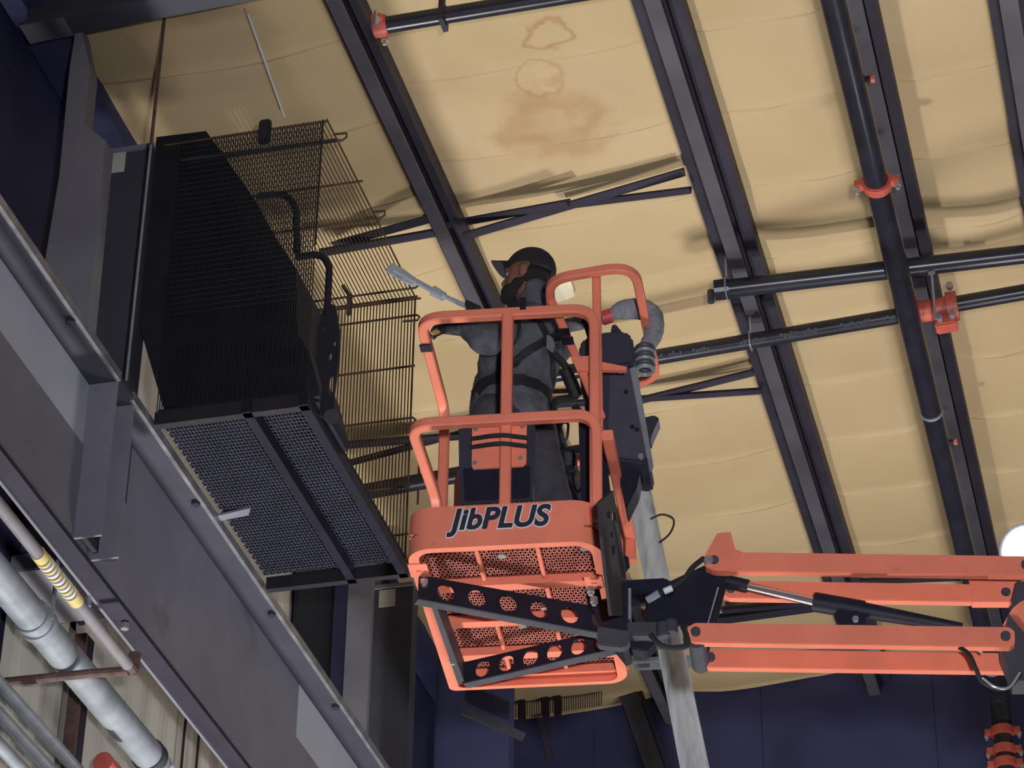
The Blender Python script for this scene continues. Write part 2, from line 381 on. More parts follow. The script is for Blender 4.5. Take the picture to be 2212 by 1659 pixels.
# eave soffit: dark strip between wall and insulation
tr = MB().prism([grid(L_WALL, 6, 10.42), grid(L_EAVE + 0.02, 6, 10.42), grid(L_EAVE + 0.02, D_WALL, 10.42), grid(L_WALL, D_WALL, 10.42)], ZU * 0.16).build('trim_1', NAVY)
struct(tr, 'dark eave soffit along the edge of the insulation')

# ================================================================== roof steel
def purlin(name, l, wd, wch, da, db, label, off=0.0, lo=0.26):
    """top flange, web and narrower bottom chord coloured as lit from below"""
    t = thing(name, label, 'beam', grid(l, da, zc(l, da) - lo), group='roof purlins')
    def seg(lc, w_, z0, z1, nm, m_):
        mb = MB(); a, b = grid(l + lc, da, zc(l + lc, da)), grid(l + lc, db, zc(l + lc, db))
        mb.box((a + b) / 2 + ZU * ((z0 + z1) / 2), (b - a) / 2, W0 * w_ / 2, ZU * (z1 - z0) / 2); mb.build(nm, m_, t)
    seg(0, wd, -0.055, -0.035, 'top_flange', PURLIN)
    seg(0, 0.012, -lo + 0.02, -0.05, 'web', PURLIN)
    seg(-wd * 0.36, wd * 0.28, -lo * 0.62, -lo * 0.62 + 0.02, 'side_lip', PURLIN)
    seg(-wd * 0.49, 0.008, -lo * 0.62, -0.05, 'side_plate', PURLIN)
    seg(wd * 0.36, wd * 0.28, -lo * 0.62, -lo * 0.62 + 0.02, 'side_lip', PURLIN)
    seg(wd * 0.49, 0.008, -lo * 0.62, -0.05, 'side_plate', PURLIN)
    seg(0, wch + 0.02, -lo, -lo + 0.02, 'bottom_chord', PURLINL)
    return t
purlin('roof_purlin', L1, 0.15, 0.05, 6, D_WALL, 'dark steel purlin passing directly behind the capped worker')
purlin('roof_purlin', L2, 0.235, 0.06, 6, D_WALL, 'wide dark purlin crossed by two sprinkler branch pipes')
purlin('roof_purlin', L3, 0.20, 0.07, 6, D_WALL, 'dark purlin mostly hidden behind the fat sprinkler main')
purlin('roof_purlin', L4, 0.20, 0.07, 6, D_WALL, 'dark purlin at the top right corner of the roof')

def angle_bar(p, q, wd, name, label, group='purlin bridging bars'):
    m = MB(); d = q - p; s, t = frame_of(d)
    m.box((p + q) / 2, d / 2, s * wd / 2, t * 0.003); m.box((p + q) / 2 + s * wd / 2 + t * wd / 2 * 0.9, d / 2, s * 0.003, t * wd * 0.45)
    return tag(m.build(name, PURLIN), label, 'brace', group)
BR = [((965, 487), (1225, 440), 0.03, 0.26, 'upper bridging bar left half beside first purlin', 0.055),
      ((1000, 512), (1478, 372), 0.26, 0.05, 'long bridging bar crossing diagonally between the first two purlins', 0.06),
      ((1215, 446), (1490, 412), 0.12, 0.24, 'lower bridging bar meeting the second purlin', 0.05),
      ((690, 548), (945, 503), 0.24, 0.10, 'bridging bar between cage top and first purlin', 0.06),
      ((720, 530), (948, 468), 0.08, 0.22, 'bridging bar just above another beside the cage', 0.06),
      ((1152, 924), (1628, 806), 0.24, 0.06, 'upper bridging bar right of the vacuum', 0.055),
      ((1146, 879), (1645, 846), 0.10, 0.22, 'lower bridging bar right of the vacuum', 0.05),
      ((690, 968), (1158, 931), 0.12, 0.24, 'upper bridging bar seen through the guard wires', 0.06),
      ((715, 1012), (1150, 896), 0.24, 0.08, 'sloping bridging bar seen through the guard wires', 0.05),
      ((1374, 1366), (1870, 1300), 0.2, 0.05, 'bridging bar behind the hydraulic cylinder', 0.09),
      ((1560, 1322), (1818, 1300), 0.05, 0.2, 'short bridging bar behind the jib arms', 0.05),
      ((1812, 1260), (2110, 1249), 0.1, 0.2, 'bridging bar between the upper jib arms', 0.05)]
for (a, b, oa, ob, lb, wd) in BR:
    angle_bar(roof(*a, max(oa, 0.14)), roof(*b, max(ob, 0.14)), wd, 'bridging_bar', 'dark ' + lb)
# channel strut lying along the far ceiling behind the jib
p, q = roof(1365, 1428, 0.25), roof(1900, 1402, 0.25)
st = thing('channel_strut', 'pale galvanised strut channel behind the lower jib arms', 'strut', (p + q) / 2)
for dz, dv in ((0, 0), (0.0, 0.10)):
    MB().bar(p + U * dv - ZU * dz, q + U * dv - ZU * dz, 0.035, 0.03).build('rail', GALV, st)
MB().bar(p + U * 0.05 + ZU * 0.02, q + U * 0.05 + ZU * 0.02, 0.09, 0.006).build('back_plate', GALV, st)
# dark raking posts near the pale pole
for (a, b, r_, lb) in (((1330, 1420), (1415, 1659), 0.05, 'dark slim post running down the end wall beside the pale pole'), ):
    P1 = atp(*a, grid(0, D_WALL - 0.12, 0), U); P2 = atp(*b, grid(0, D_WALL - 0.12, 0), U)
    e_ = thing('wall_post', lb, 'post', V((P2.x, P2.y, P2.z - 1)))
    MB().bar(P1 + (P1 - P2) * 0.1, P2 + (P2 - P1) * 0.5, 0.13, 0.09, U).build('channel', GREYP, e_)
    MB().bar(P1 + W0 * 0.09 + (P1 - P2) * 0.1, P2 + W0 * 0.09 + (P2 - P1) * 0.5, 0.03, 0.05, U).build('lip', PURLIN, e_)

# ------------------------------------------------------------------ sprinkler pipes
def ring(c, ax, r, w_): return c - ax * w_ / 2, c + ax * w_ / 2
def coupling(parent, c, ax, r, boltdir):
    a, b = c - ax * 0.028, c + ax * 0.028
    k = MB(); k.cyl(a, b, r * 1.22, 20); k.cyl(a - ax * 0.006, b + ax * 0.006, r * 1.1, 20)
    cp = k.build('coupling', REDC, parent, smooth=True)
    s = boltdir
    for sg in (-1, 1):
        e = c + s * sg * r * 1.4
        MB().box(e, s * r * 0.42, ax * 0.026, s.cross(ax).normalized() * r * 0.36).build('lug', REDC, cp, bevel=0.006)
        MB().cyl(e + s * sg * r * 0.25 - ZU * 0.055, e + s * sg * r * 0.25 + ZU * 0.03, 0.011, 8).build('bolt', STEEL, cp)
        MB().cyl(e + s * sg * r * 0.25 - ZU * 0.035, e + s * sg * r * 0.25 - ZU * 0.012, 0.019, 6).build('nut', STEEL, cp)
    return cp
# main line
Pm = [roof(1800, 0, 0.52), roof(2062, 1100, 0.52)]
dm = U.copy(); lm_ = lat(Pm[0]) * 0.5 + lat(Pm[1]) * 0.5; zm = zc(lm_, dep(Pm[0])) - 0.52
A_, B_ = grid(lm_, 6.5, zm), grid(lm_, D_WALL - 0.40, zm)
main = thing('sprinkler_main', 'fat black sprinkler main running the length of the roof', 'pipe', (A_ + B_) / 2)
MB().cyl(A_, B_, 0.063, 24).build('pipe', PIPEB, main, smooth=True)
MB().tube(fillet([B_ - U * 0.01, B_ + U * 0.18, B_ + U * 0.18 - ZU * 0.2], 0.17, 8), 0.068, 20).build('elbow', PIPEB, main, smooth=True)
MB().cyl(B_ + U * 0.18 - ZU * 0.19, B_ + U * 0.18 - ZU * (zm - 0.0), 0.063, 20).build('riser', PIPEB, main, smooth=True)
def on_main(px, py):
    P = ath(px, py, zm); return grid(lm_, dep(P), zm)
coupling(main, on_main(1897, 395), U, 0.063, W0)
MB().cyl(*ring(on_main(2018, 887), U, 0, 0.022), 0.068, 24).build('hanger_band', GALV, main, smooth=True)
MB().cyl(*ring(on_main(2150, 1440), U, 0, 0.03), 0.070, 24).build('hanger_band', GALV, main, smooth=True)
for dz in (0.26, 0.40, 0.50): coupling(main, B_ + U * 0.18 - ZU * dz, ZU, 0.066, W0)
for px, py in ((1884, 180), (2072, 962)):     # small sprinkler outlets on its right
    c = on_main(px - 20, py) + ZU * 0.02
    o_ = MB(); o_.cyl(c, c + W0 * 0.085, 0.018, 10); o_.build('outlet', PIPEB, main)
    MB().cyl(c + W0 * 0.085, c + W0 * 0.105, 0.022, 8).build('sprinkler_head', REDC, main)
for py in (887, 1440):
    c = on_main(2018 if py == 887 else 2150, py); l_, d_ = lat(c), dep(c)
    MB().cyl(c + ZU * 0.06, grid(l_, d_, zc(l_, d_) - 0.05), 0.006, 8).build('hanger_rod', GALV, main)

def branch(name, label, a, b, off, r, ext=0.0, capped=False):
    P, Q = roof(*a, off), roof(*b, off); d = (Q - P).normalized(); Q = Q + d * ext
    t = thing(name, label, 'pipe', (P + Q) / 2, group='sprinkler branch pipes')
    MB().cyl(P, Q, r, 18).build('pipe', PIPEB, t, smooth=True)
    return t, P, Q, d
tA, P, Q, dA = branch('sprinkler_branch', 'black branch pipe with a capped end left of the second purlin', (1555, 626), (2212, 549), 0.40, 0.052, 1.5)
MB().cyl(P - dA * 0.03, P + dA * 0.05, 0.058, 16).build('end_cap', PIPEB, tA)
MB().cyl(P - dA * 0.05 - ZU * 0.0, P - dA * 0.05 - ZU * 0.075, 0.02, 10).build('drain_plug', GREYP, tA)
tB, PB, QB, dB = branch('sprinkler_branch', 'black branch pipe with faint white lettering behind the vacuum', (1098, 826), (1950, 681), 0.42, 0.045)
pb2 = roof(2040, 661, 0.42)
tC, PC, QC, dC = branch('sprinkler_branch', 'black branch pipe right of the red tee fitting', (2040, 661), (2212, 631), 0.42, 0.045, 1.5)
tD, PD, QD, dD = branch('sprinkler_branch', 'black branch pipe along the top edge of the roof', (835, 54), (1200, -6), 0.36, 0.042, 0.6)
coupling(tD, PD - dD * 0.03, dD, 0.045, U)
cD = PD + dD * 0.28
MB().cyl(cD, cD + ZU * 0.3, 0.008, 8).build('hanger_rod', PURLIN, tD)
MB().box(cD - ZU * 0.0, dD * 0.012, U * 0.05, ZU * 0.06).build('hanger_clamp', PURLIN, tD)
tE, PE, QE, dE = branch('sprinkler_branch', 'black pipe seen through the guard wires left of the basket', (735, 1072), (1262, 976), 0.42, 0.05)
for px in (905,):
    c = PE + (QE - PE) * 0.325; MB().cyl(c - ZU * 0.16, c + ZU * 0.35, 0.007, 8).build('hanger_rod', RUST, tE)
# red tee on the second branch, beside the main
tee = MB(); cT = roof(2022, 668, 0.44); tee.cyl(cT - dB * 0.15, cT + dB * 0.10, 0.062, 16)
teeo = thing('tee_fitting', 'red mechanical tee joining branch pipe to the sprinkler main', 'fitting', cT)
tee.build('body', REDC, teeo, smooth=True)
MB().cyl(cT + dB * 0.06, cT + dB * 0.12, 0.085, 16).build('collar', REDC, teeo, smooth=True)
for k, (a, z) in enumerate(((0.09, -0.10), (0.09, 0.09), (0.02, -0.11))):
    MB().cyl(cT + dB * a - U * 0.09 + ZU * z, cT + dB * a - U * 0.05 + ZU * z, 0.018, 8).build('bolt', STEEL, teeo)
MB().box(cT + dB * 0.05 - ZU * 0.11, dB * 0.06, U * 0.05, ZU * 0.03).build('lug', REDC, teeo, bevel=0.008)
# faint print on the branch pipe
for i, t in enumerate((0.38, 0.42, 0.48, 0.60, 0.63, 0.70, 0.72, 0.76, 0.85, 0.90, 0.955)):
    c = PB + (QB - PB) * t; n_ = (CAM - c).normalized(); n_ = (n_ - dB * n_.dot(dB)).normalized()
    for j in range(3 + i % 3):
        MB().box(c + n_ * 0.0455 + dB * 0.02 * j + n_.cross(dB) * 0.004 * ((i + j) % 3 - 1), dB * 0.007, n_.cross(dB) * (0.010 + 0.004 * ((i * j) % 2)), n_ * 0.0008).build('pipe_print', GREYP, tB)
def hanger(px, y0, y1, off, r, parent, zoff=0.0):
    P = roof(px, y1, off); l_, d_ = lat(P), dep(P)
    top = P + ZU * (0.02 + (y1 - y0) / F * 15 / math.cos(PITCH))
    MB().cyl(P + ZU * r, top, 0.006, 8).build('hanger_rod', GALV, parent)
    pts = [P + (U * math.cos(a) + ZU * math.sin(a)) * r * 1.12 for a in [math.pi * 2 * i / 14 for i in range(14)]]
    MB().sweep(pts, [(0.012, 0.002), (-0.012, 0.002), (-0.012, -0.002), (0.012, -0.002)], hint=dA, closed=True).build('hanger_loop', GALV, parent)
hanger(1570, 505, 622, 0.40, 0.052, tA); hanger(1622, 668, 735, 0.42, 0.045, tB)
Ph = roof(2011, 570, 0.40); Pl = roof(2012, 705, 0.44)
MB().bar(Ph + ZU * 0.03, Ph - ZU * 0.07, 0.035, 0.006, U).build('strap', GALV, tA)
MB().cyl(Ph - ZU * 0.06, Ph - ZU * 0.36, 0.007, 8).build('hanger_rod', GALV, tA)

# ------------------------------------------------------------------ the pale raking pole behind the jib
Zp = 14.0
p0, p1 = atZ(1372, 1015, 14.6), atZ(1502, 1665, 13.2)
pole = thing('pale_pole', 'pale grey raking pole with rust streaks passing behind the rotator', 'pole', p1 + (p1 - p0) * 0.3)
POLE = mat('weathered_pale_pole', (0.66, 0.72, 0.78), 0.5, 0.2, var=0.18, scale=4, stretch=(6, 6, 0.7), dirt=((0.22, 0.16, 0.16), 3.0, 0.58, 0.5))
dd_ = (p1 - p0)
MB().cyl(p0, p1 + dd_ * 0.9, 0.062, 20, r2=0.075).build('shaft', POLE, pole, smooth=True)
MB().cyl(p0 - dd_ * 0.03, p0 + dd_ * 0.02, 0.068, 20).build('top_collar', GREYP, pole, smooth=True)
c = p0 + dd_ * 0.27
MB().tube(catmull([c + RT * 0.02 - FW * 0.07, c + RT * 0.10 + UP * 0.06, c + RT * 0.12 + UP * 0.13, c + RT * 0.06 + UP * 0.16 - FW * 0.06, c - FW * 0.07 + UP * 0.14 ]), 0.006, 6).build('cable_loop', RUBBER, pole, smooth=True)

# ================================================================== left: frame columns, rafter, girder, cage
SIDEP = mat('shaded_column_paint', (0.055, 0.055, 0.075), 0.65, var=0.2, scale=2.0)  # shade of the column's right side put into the colour; rafter shares it
def column(label, c_l, c_c, c_r, da, z0, tagpx, face=None):
    t = thing('frame_column', label, 'column', grid((c_l + c_r) / 2, da + 0.08, z0), group='steel frame columns')
    if face: MB().prism([atp(x, y, grid(0, 9.50, 0), U) for x, y in face], U * 0.10).build('flange', COLM, t)
    else: MB().box(grid((c_l + c_c) / 2, da + 0.09, (10.42 + z0) / 2), W0 * (c_c - c_l) / 2, U * 0.09, ZU * (10.42 - z0) / 2).build('flange', COLM, t)
    MB().box(grid((c_c + c_r) / 2, da + 0.11, (9.98 + z0) / 2), W0 * (c_r - c_c) / 2, U * 0.06, ZU * (9.98 - z0) / 2).build('side_plate', SIDEP, t)
    MB().box(grid((c_c + c_r) / 2 - 0.02, da + 0.11, 9.975), W0 * ((c_r - c_c) / 2 + 0.02), U * 0.075, ZU * 0.012).build('cap_plate', COLM, t)
    P = atp(*tagpx, grid(0, da + 0.048, 0), U)
    MB().box(P, W0 * 0.052, U * 0.002, ZU * 0.060).build('tag', TAG, t)
    return t
c1_ = column('grey steel column with a pale tag beside the upper end of the cage', -4.965, -4.76, -4.50, 10.02, 7.80, (249, 352),
    [(164, 62), (176, 58), (194, 150), (182, 268), (228, 304), (203, 560), (189, 700), (78, 700), (101, 540), (128, 380), (150, 150)])
column('grey steel column with a pale tag left of the lift basket', -4.895, -4.735, -4.485, 14.62, 0.0, (836, 1292))
rf = thing('roof_rafter', 'grey rafter crossing the roof at the top left', 'beam', grid(-4.3, 9.6, 10.2))
def along(l0, l1, d_, z_off, hw, hz, nm, m_):
    a, b = grid(l0, d_, zc(l0, d_)), grid(l1, d_, zc(l1, d_)); MB().box((a + b) / 2 - ZU * z_off, (b - a) / 2, U * hw, ZU * hz).build(nm, m_, rf)
along(-4.95, L1 - 0.12, 9.44, 0.27, 0.07, 0.008, 'bottom_flange', SIDEP); along(-4.95, L1 - 0.12, 9.44, 0.18, 0.006, 0.085, 'web', SIDEP)
# vertical drop line and a loose white string
hl = thing('hanging_cable', 'thin cable hanging from the roof down to the girder', 'cable', grid(-4.36, 9.73, 8.35))
MB().cyl(grid(-4.36, 9.73, 8.37), grid(-4.36, 9.73, 9.7), 0.006, 6).build('lower_wire', GALV, hl)
MB().cyl(grid(-4.36, 9.73, 9.7), grid(-4.36, 9.73, 10.5), 0.009, 6).build('upper_wire', RUST, hl)
P1, P2 = roof(536, 32, 0.10), roof(614, 252, 0.10)
tag(MB().tube(catmull([P1, P1 * 0.7 + P2 * 0.3 - ZU * 0.0, P2]), 0.006, 6).build('white_string', TAPEW), 'loose white string hanging against the insulation at upper left', 'string')

# girder
GZ, GB, GL, GW = 8.35, 7.53, -4.36, -4.51
ga, gb = 6.2, D_WALL - 3.2
gi = thing('plate_girder', 'deep grey plate girder running diagonally under the cage', 'girder', grid(GW, (ga + gb) / 2, GB))
def gbox(l0, l1, d0_, d1_, z0, z1, nm, m_, par=gi, bev=0):
    return MB().box(grid((l0 + l1) / 2, (d0_ + d1_) / 2, (z0 + z1) / 2), W0 * (l1 - l0) / 2, U * (d1_ - d0_) / 2, ZU * (z1 - z0) / 2).build(nm, m_, par, bevel=bev)
gbox(GW - 0.15, GL, ga, gb, GZ - 0.028, GZ, 'top_flange', mat('shaded_flange_paint', (0.050, 0.050, 0.070), 0.65, var=0.2, scale=2.5))  # underside shade put into the flange colour
gbox(GL - 0.014, GL + 0.006, ga, 9.66, GZ - 0.034, GZ + 0.012, 'edge_highlight_strip', mat('edge_highlight_steel', (0.30, 0.30, 0.33), 0.4, 0.5, var=0.35, scale=9))  # bright edge highlight put into a paler steel strip
gbox(GL - 0.014, GL + 0.006, 9.82, gb, GZ - 0.034, GZ + 0.012, 'edge_highlight_strip', MATS['edge_highlight_steel'])
gbox(GW - 0.014, GW, ga, gb, GB, GZ - 0.028, 'web', GIRD)
gbox(GW, GW + 0.012, ga, 9.70, GB + 0.02, 8.0, 'cover_plate', GIRD)
gbox(GW, GW + 0.012, 9.86, gb, GB + 0.02, 8.0, 'cover_plate', GIRD)
LITWEB = mat('web_light_colour', (0.48, 0.50, 0.56), 0.5, var=0.1, scale=1.5)  # bright light patches on the web, put into the colour
gbox(GW, GW + 0.004, ga, 9.70, 8.0, GZ - 0.03, 'web_light_panel', LITWEB)
gbox(GW, GW + 0.004, 12.72, gb, 8.0, GZ - 0.03, 'web_light_panel', LITWEB)
gbox(GW - 0.085, GW + 0.012, ga, gb, GB - 0.025, GB, 'bottom_flange', PURLIN)
gbox(GW - 0.085, GW - 0.07, ga, gb, GB - 0.045, GB - 0.025, 'bottom_lip', GIRD)
gbox(GW, GL - 0.01, 9.66, 9.675, GB, GZ - 0.03, 'stiffener', GIRD)
gbox(GW, GL - 0.01, 9.86, 9.875, GB, GZ - 0.03, 'stiffener', GIRD)
gbox(GW + 0.02, GW + 0.045, 9.70, 9.86, GB + 0.03, GZ - 0.03, 'splice_plate', PURLIN)
for dd in (9.15, 10.75, 11.9, 13.0):
    c = grid(GL - 0.03, dd, GZ - 0.028); MB().cyl(c, c - ZU * 0.022, 0.022, 8).build('bolt', PURLIN, gi)
for dd in (10.4,):
    c = grid(GW - 0.03, dd, GB - 0.03); MB().cyl(c, c - ZU * 0.03, 0.02, 6).build('nut', STEEL, gi)
c = grid(GL + 0.005, 10.95, GZ); MB().prism([c, c + W0 * 0.17 + ZU * 0.02, c + W0 * 0.15 + U * 0.03, c + U * 0.05], ZU * 0.012).build('bracket_fin', GIRD, gi)
# cross strut under the near end, with the dark cladding behind it
stt = MB(); A1 = grid(-5.04, 10.62, 7.80); stt.box(grid(-4.82, 10.42, 7.74), W0 * 0.21, U * 0.26, ZU * 0.045)
tag(stt.build('cross_strut', COLM, bevel=0.006), 'grey cross strut between girder and side wall', 'strut')
tag(MB().box(grid(-5.02, 10.62, 8.35), W0 * 0.014, U * 0.37, ZU * 0.5).build('dark_panel', NAVY), 'dark cladding panel on the side wall above the cross strut', 'panel')
tag(MB().box(grid(-5.02, 14.35, 5.2), W0 * 0.016, U * 0.33, ZU * 5.1).build('dark_panel', CABB), 'tall black panel left of the far column', 'panel')  # flat black panel over the last stretch before the column
tag(MB().tube([grid(-4.80, 10.45, 7.79), grid(-4.80, 10.45, 8.6)], 0.055, 14).build('stub_post', GREYP, smooth=True), 'dark round stub post standing on the cross strut', 'post')
hc = atp(220, 1035, grid(-4.6, 0, 0), W0)
lc = thing('drop_wire', 'pale vertical wire dropping past the cross strut', 'wire', hc - ZU * 0.7)
MB().cyl(hc, hc - ZU * 0.62, 0.006, 6).build('wire', GALV, lc)
MB().cyl(hc - ZU * 0.60, hc - ZU * 0.66, 0.014, 8).build('clamp', STEEL, lc)

# pipes at the lower left, all parallel to the girder
def along_pipe(px, py, l_, r_, d0_, d1_, name, label, m_, n=20, cat='pipe', group=None):
    P = atp(px, py, grid(l_, 0, 0), W0); z = P.z
    t = thing(name, label, cat, grid(l_, (d0_ + d1_) / 2, z - r_), group=group)
    MB().cyl(grid(l_, d0_, z), grid(l_, d1_, z), r_, n).build('pipe', m_, t, smooth=True)
    return t, z
gp, z = along_pipe(160, 1440, -4.75, 0.075, 6.5, 11.3, 'galvanised_pipe', 'large galvanised pipe at the lower left with a strap clamp', GALV, 28)
for k, dd in enumerate((9.86, 9.93)):
    MB().cyl(grid(-4.75, dd, z), grid(-4.75, dd + 0.04, z), 0.084, 28).build('strap_clamp', GALV, gp, smooth=True)
MB().bar(grid(-4.67, 9.90, z), grid(-4.67, 9.90, z + 0.3), 0.03, 0.006, W0).build('clamp_strap', GALV, gp)
MB().cyl(grid(-4.75, 11.3, z), grid(-4.75, 11.36, z), 0.084, 28).build('end_ring', GREYP, gp, smooth=True)
MB().ball(grid(-4.73, 11.44, z - 0.02), 0.07, 0.06, 0.05).build('white_fitting', TAPEW, gp, smooth=True)
MB().cyl(grid(-4.70, 11.40, z + 0.02), grid(-4.70, 11.46, z - 0.10), 0.03, 10).build('elbow_stub', STEEL, gp)
rv = atp(232, 1657, grid(-4.8, 0, 0), W0)
tag(MB().cyl(rv - U * 0.06, rv + U * 0.06, 0.05, 14).build('red_valve', REDC, smooth=True), 'red valve body cut off by the lower frame edge', 'valve')
TL_ = -4.44; DE_ = dep(atp(276, 1432, grid(TL_, 0, 0), W0))
tp, z = along_pipe(150, 1280, TL_, 0.028, 6.5, DE_, 'thin_pipe', 'thin grey pipe with yellow marker bands above the galvanised pipe', mat('grey_pipe_paint', (0.24, 0.22, 0.24), 0.55, var=0.15), 16)
dbs = [dep(atp(px, py, grid(TL_, 0, 0), W0)) for px, py in ((80, 1205), (165, 1310))]
MB().cyl(grid(TL_, dbs[0], z), grid(TL_, dbs[0] + 0.05, z), 0.0325, 16).build('marker_band', BAND, tp, smooth=True)
MB().cyl(grid(TL_, dbs[1], z), grid(TL_, dbs[1] - 0.06, z), 0.0325, 16).build('marker_band', BAND, tp, smooth=True)
nrg = 11
for i in range(nrg):
    dd = dbs[0] + 0.06 + (dbs[1] - dbs[0] - 0.13) * i / (nrg - 1)
    MB().cyl(grid(TL_, dd, z), grid(TL_, dd + 0.015, z), 0.034, 16).build('marker_ring', TAPEW if i % 2 else BAND, tp, smooth=True)
MB().tube(fillet([grid(TL_, DE_, z), grid(TL_, DE_ + 0.07, z), grid(TL_, DE_ + 0.07, z + 0.09)], 0.03), 0.028, 10).build('hook_end', RUST, tp, smooth=True)
r0_, r1_ = grid(-5.03, DE_ + 0.02, z - 0.01), grid(TL_, DE_ + 0.02, z - 0.02)
tag(MB().tube([r0_, r0_ * 0.3 + r1_ * 0.7 + ZU * 0.004, r1_], 0.021, 10).build('rusty_rod', RUST, smooth=True), 'rusty bracket rod crossing the pale wall at lower left', 'rod')
for i, (px, py) in enumerate(((55, 1540), (40, 1590), (18, 1630))):
    t_, z2 = along_pipe(px, py, -4.90, 0.032, 6.5, 11.6, 'conduit', ('uppermost', 'middle', 'lowest')[i] + ' of the three pale conduits in the bottom left corner', GALV, 14, group='pale conduits at lower left')
for (px, py, hw, lb) in ((175, 1480, 0.035, 'dark wall girt post behind the galvanised pipe'), (165, 1480, 0.012, 'slim rusty flat beside the dark girt post')):
    P = atp(px, py, grid(-5.0, 0, 0), W0)
    tag(MB().box(grid(-5.0, dep(P), 4.0), W0 * 0.03, U * hw, ZU * 3.78).build('girt_post', PURLIN if hw > 0.02 else RUST), lb, 'post')
for px in (400, 432):
    P = atp(px, 1560, grid(-5.0, 0, 0), W0)
    tag(MB().tube(catmull([P + ZU * 0.25, P + ZU * 0.1 + U * 0.01, P - ZU * 0.1, P - ZU * 0.5]), 0.008, 6).build('wall_cable', RUBBER), ('left' if px == 400 else 'right') + ' of two thin dark cables hanging on the pale wall', 'cable', 'thin cables on the pale wall')

# ------------------------------------------------------------------ wire cage on the catwalk
CA, CB, CL, CR, CZ0, CZ1 = 10.06, 11.62, -4.34, -3.60, 8.38, 9.97
cg = thing('wire_cage', 'black wire cage and mesh catwalk bolted to the girder', 'cage', grid((CL + CR) / 2, (CA + CB) / 2, CZ0))
def gtube(pts, r, nm, m_, par=cg, n=6): return MB().tube([grid(*p) for p in pts], r, n).build(nm, m_, par, smooth=True)
def wires(pairs, r, nm, m_, par=cg):
    m = MB()
    for a, b in pairs: m.cyl(grid(*a), grid(*b), r, 4)
    o = m.build(nm, m_, par); o['kind'] = 'stuff'; return o
# top screen: wires along the girder; cross rods with hooked ends
n = 42
wires([((CL - 0.1 + (CR - CL + 0.1) * i / n, CA, CZ1), (CL - 0.1 + (CR - CL + 0.1) * i / n, CB, CZ1)) for i in range(n + 1)], 0.0032, 'top_wires', RUSTW)
for i, dd in enumerate((CA, CA + 0.16, CA + 0.5, CA + 0.82, CA + 1.46, CB)):
    e = CR + (0.03 if i else 0)
    gtube([(CL - 0.1, dd, CZ1 - 0.01), (e, dd, CZ1 - 0.01), (e + 0.02, dd, CZ1 + 0.005), (e + 0.02, dd, CZ1 + 0.03), (e - 0.05, dd, CZ1 + 0.035)][:2 if i in (0, 2, 5) else 5], 0.006, 'cross_rod', RUSTW)
# far screen: vertical wires, cross rods
wires([((CL + (CR - CL) * i / n, CB, CZ0 + 0.04), (CL + (CR - CL) * i / n, CB, CZ1)) for i in range(n + 1)], 0.0034, 'far_wires', RUSTW)
for i, dz in enumerate((0.0, 0.12, 0.44, 0.76, 1.17, 1.45)):
    z = CZ1 - dz
    gtube([(CL, CB - 0.008, z), (CR + 0.015, CB - 0.008, z), (CR + 0.03, CB - 0.008, z - 0.015), (CR + 0.02, CB - 0.008, z - 0.035), (CR - 0.06, CB - 0.008, z - 0.03)][:5 if i in (1, 3) else 2], 0.006, 'cross_rod', RUSTW)
gtube([(CR, CB, CZ1), (CR, CB, CZ0)], 0.006, 'corner_rod', RUSTW)
gtube([(CR, CA, CZ1), (CR, CB, CZ1)], 0.005, 'edge_rod', RUSTW)
# near screen: finer mesh
nn = 60
wires([((CL + (CR - CL - 0.02) * i / nn, CA, CZ0), (CL + (CR - CL - 0.02) * i / nn, CA, CZ1)) for i in range(nn + 1)] , 0.0024, 'near_wires', CAGE)
wires([((CL, CA - 0.004, CZ0 + 0.55 + 0.032 * i), (CR - 0.02, CA - 0.004, CZ0 + 0.55 + 0.032 * i)) for i in range(32)], 0.0022, 'near_cross_wires', CAGE)
gtube([(CR - 0.02, CA, CZ0 + 0.85), (CR - 0.02, CA, CZ1)], 0.006, 'corner_rod', CAGE)
gtube([(CL, CA, CZ1 - 0.12), (CR + 0.05, CA + 0.02, CZ1 - 0.12)], 0.010, 'clamp_rod', CAGE)
c = atp(572, 285, grid(0, CA - 0.02, 0), U); MB().box(c, W0 * 0.03, U * 0.02, ZU * 0.07).build('clamp', CAGE, cg, bevel=0.01)
c = atp(752, 640, grid(0, CB - 0.03, 0), U); MB().bar(c - W0 * 0.03 + ZU * 0.07, c + W0 * 0.01, 0.03, 0.02).build('clamp', RUST, cg)
MB().bar(c + W0 * 0.01, c - ZU * 0.12 + W0 * 0.01, 0.025, 0.02, U).build('clamp_tail', RUST, cg)
# mesh deck with frame
dk = MB(); dk.box(grid((CL + CR) / 2, CA, CZ0 - 0.03), W0 * (CR - CL) / 2, U * 0.02, ZU * 0.035); dk.build('deck_angle', CAGE, cg)
dk = MB(); dk.box(grid((CL + CR) / 2, CB + 0.05, CZ0 - 0.03), W0 * (CR - CL) / 2, U * 0.02, ZU * 0.035); dk.build('deck_angle', CAGE, cg)
for l_ in (CL + 0.45, CR - 0.02):
    MB().box(grid(l_, (CA + CB) / 2 + 0.02, CZ0 - 0.035), W0 * 0.022, U * ((CB - CA) / 2 + 0.05), ZU * 0.03).build('deck_stringer', BLACKP, cg)
MB().box(grid((CL + CR) / 2, (CA + CB) / 2 + 0.02, CZ0 + 0.018), W0 * (CR - CL) / 2, U * (CB - CA) / 2, ZU * 0.004).build('deck_plate', CABB, cg)
DM = mat('dark_deck_mesh', (0.030, 0.031, 0.050), 0.5, var=0.3)
m = MB(); st_ = 0.034; L_ = CR - CL; D_ = CB - CA
i = -int(D_ / st_)
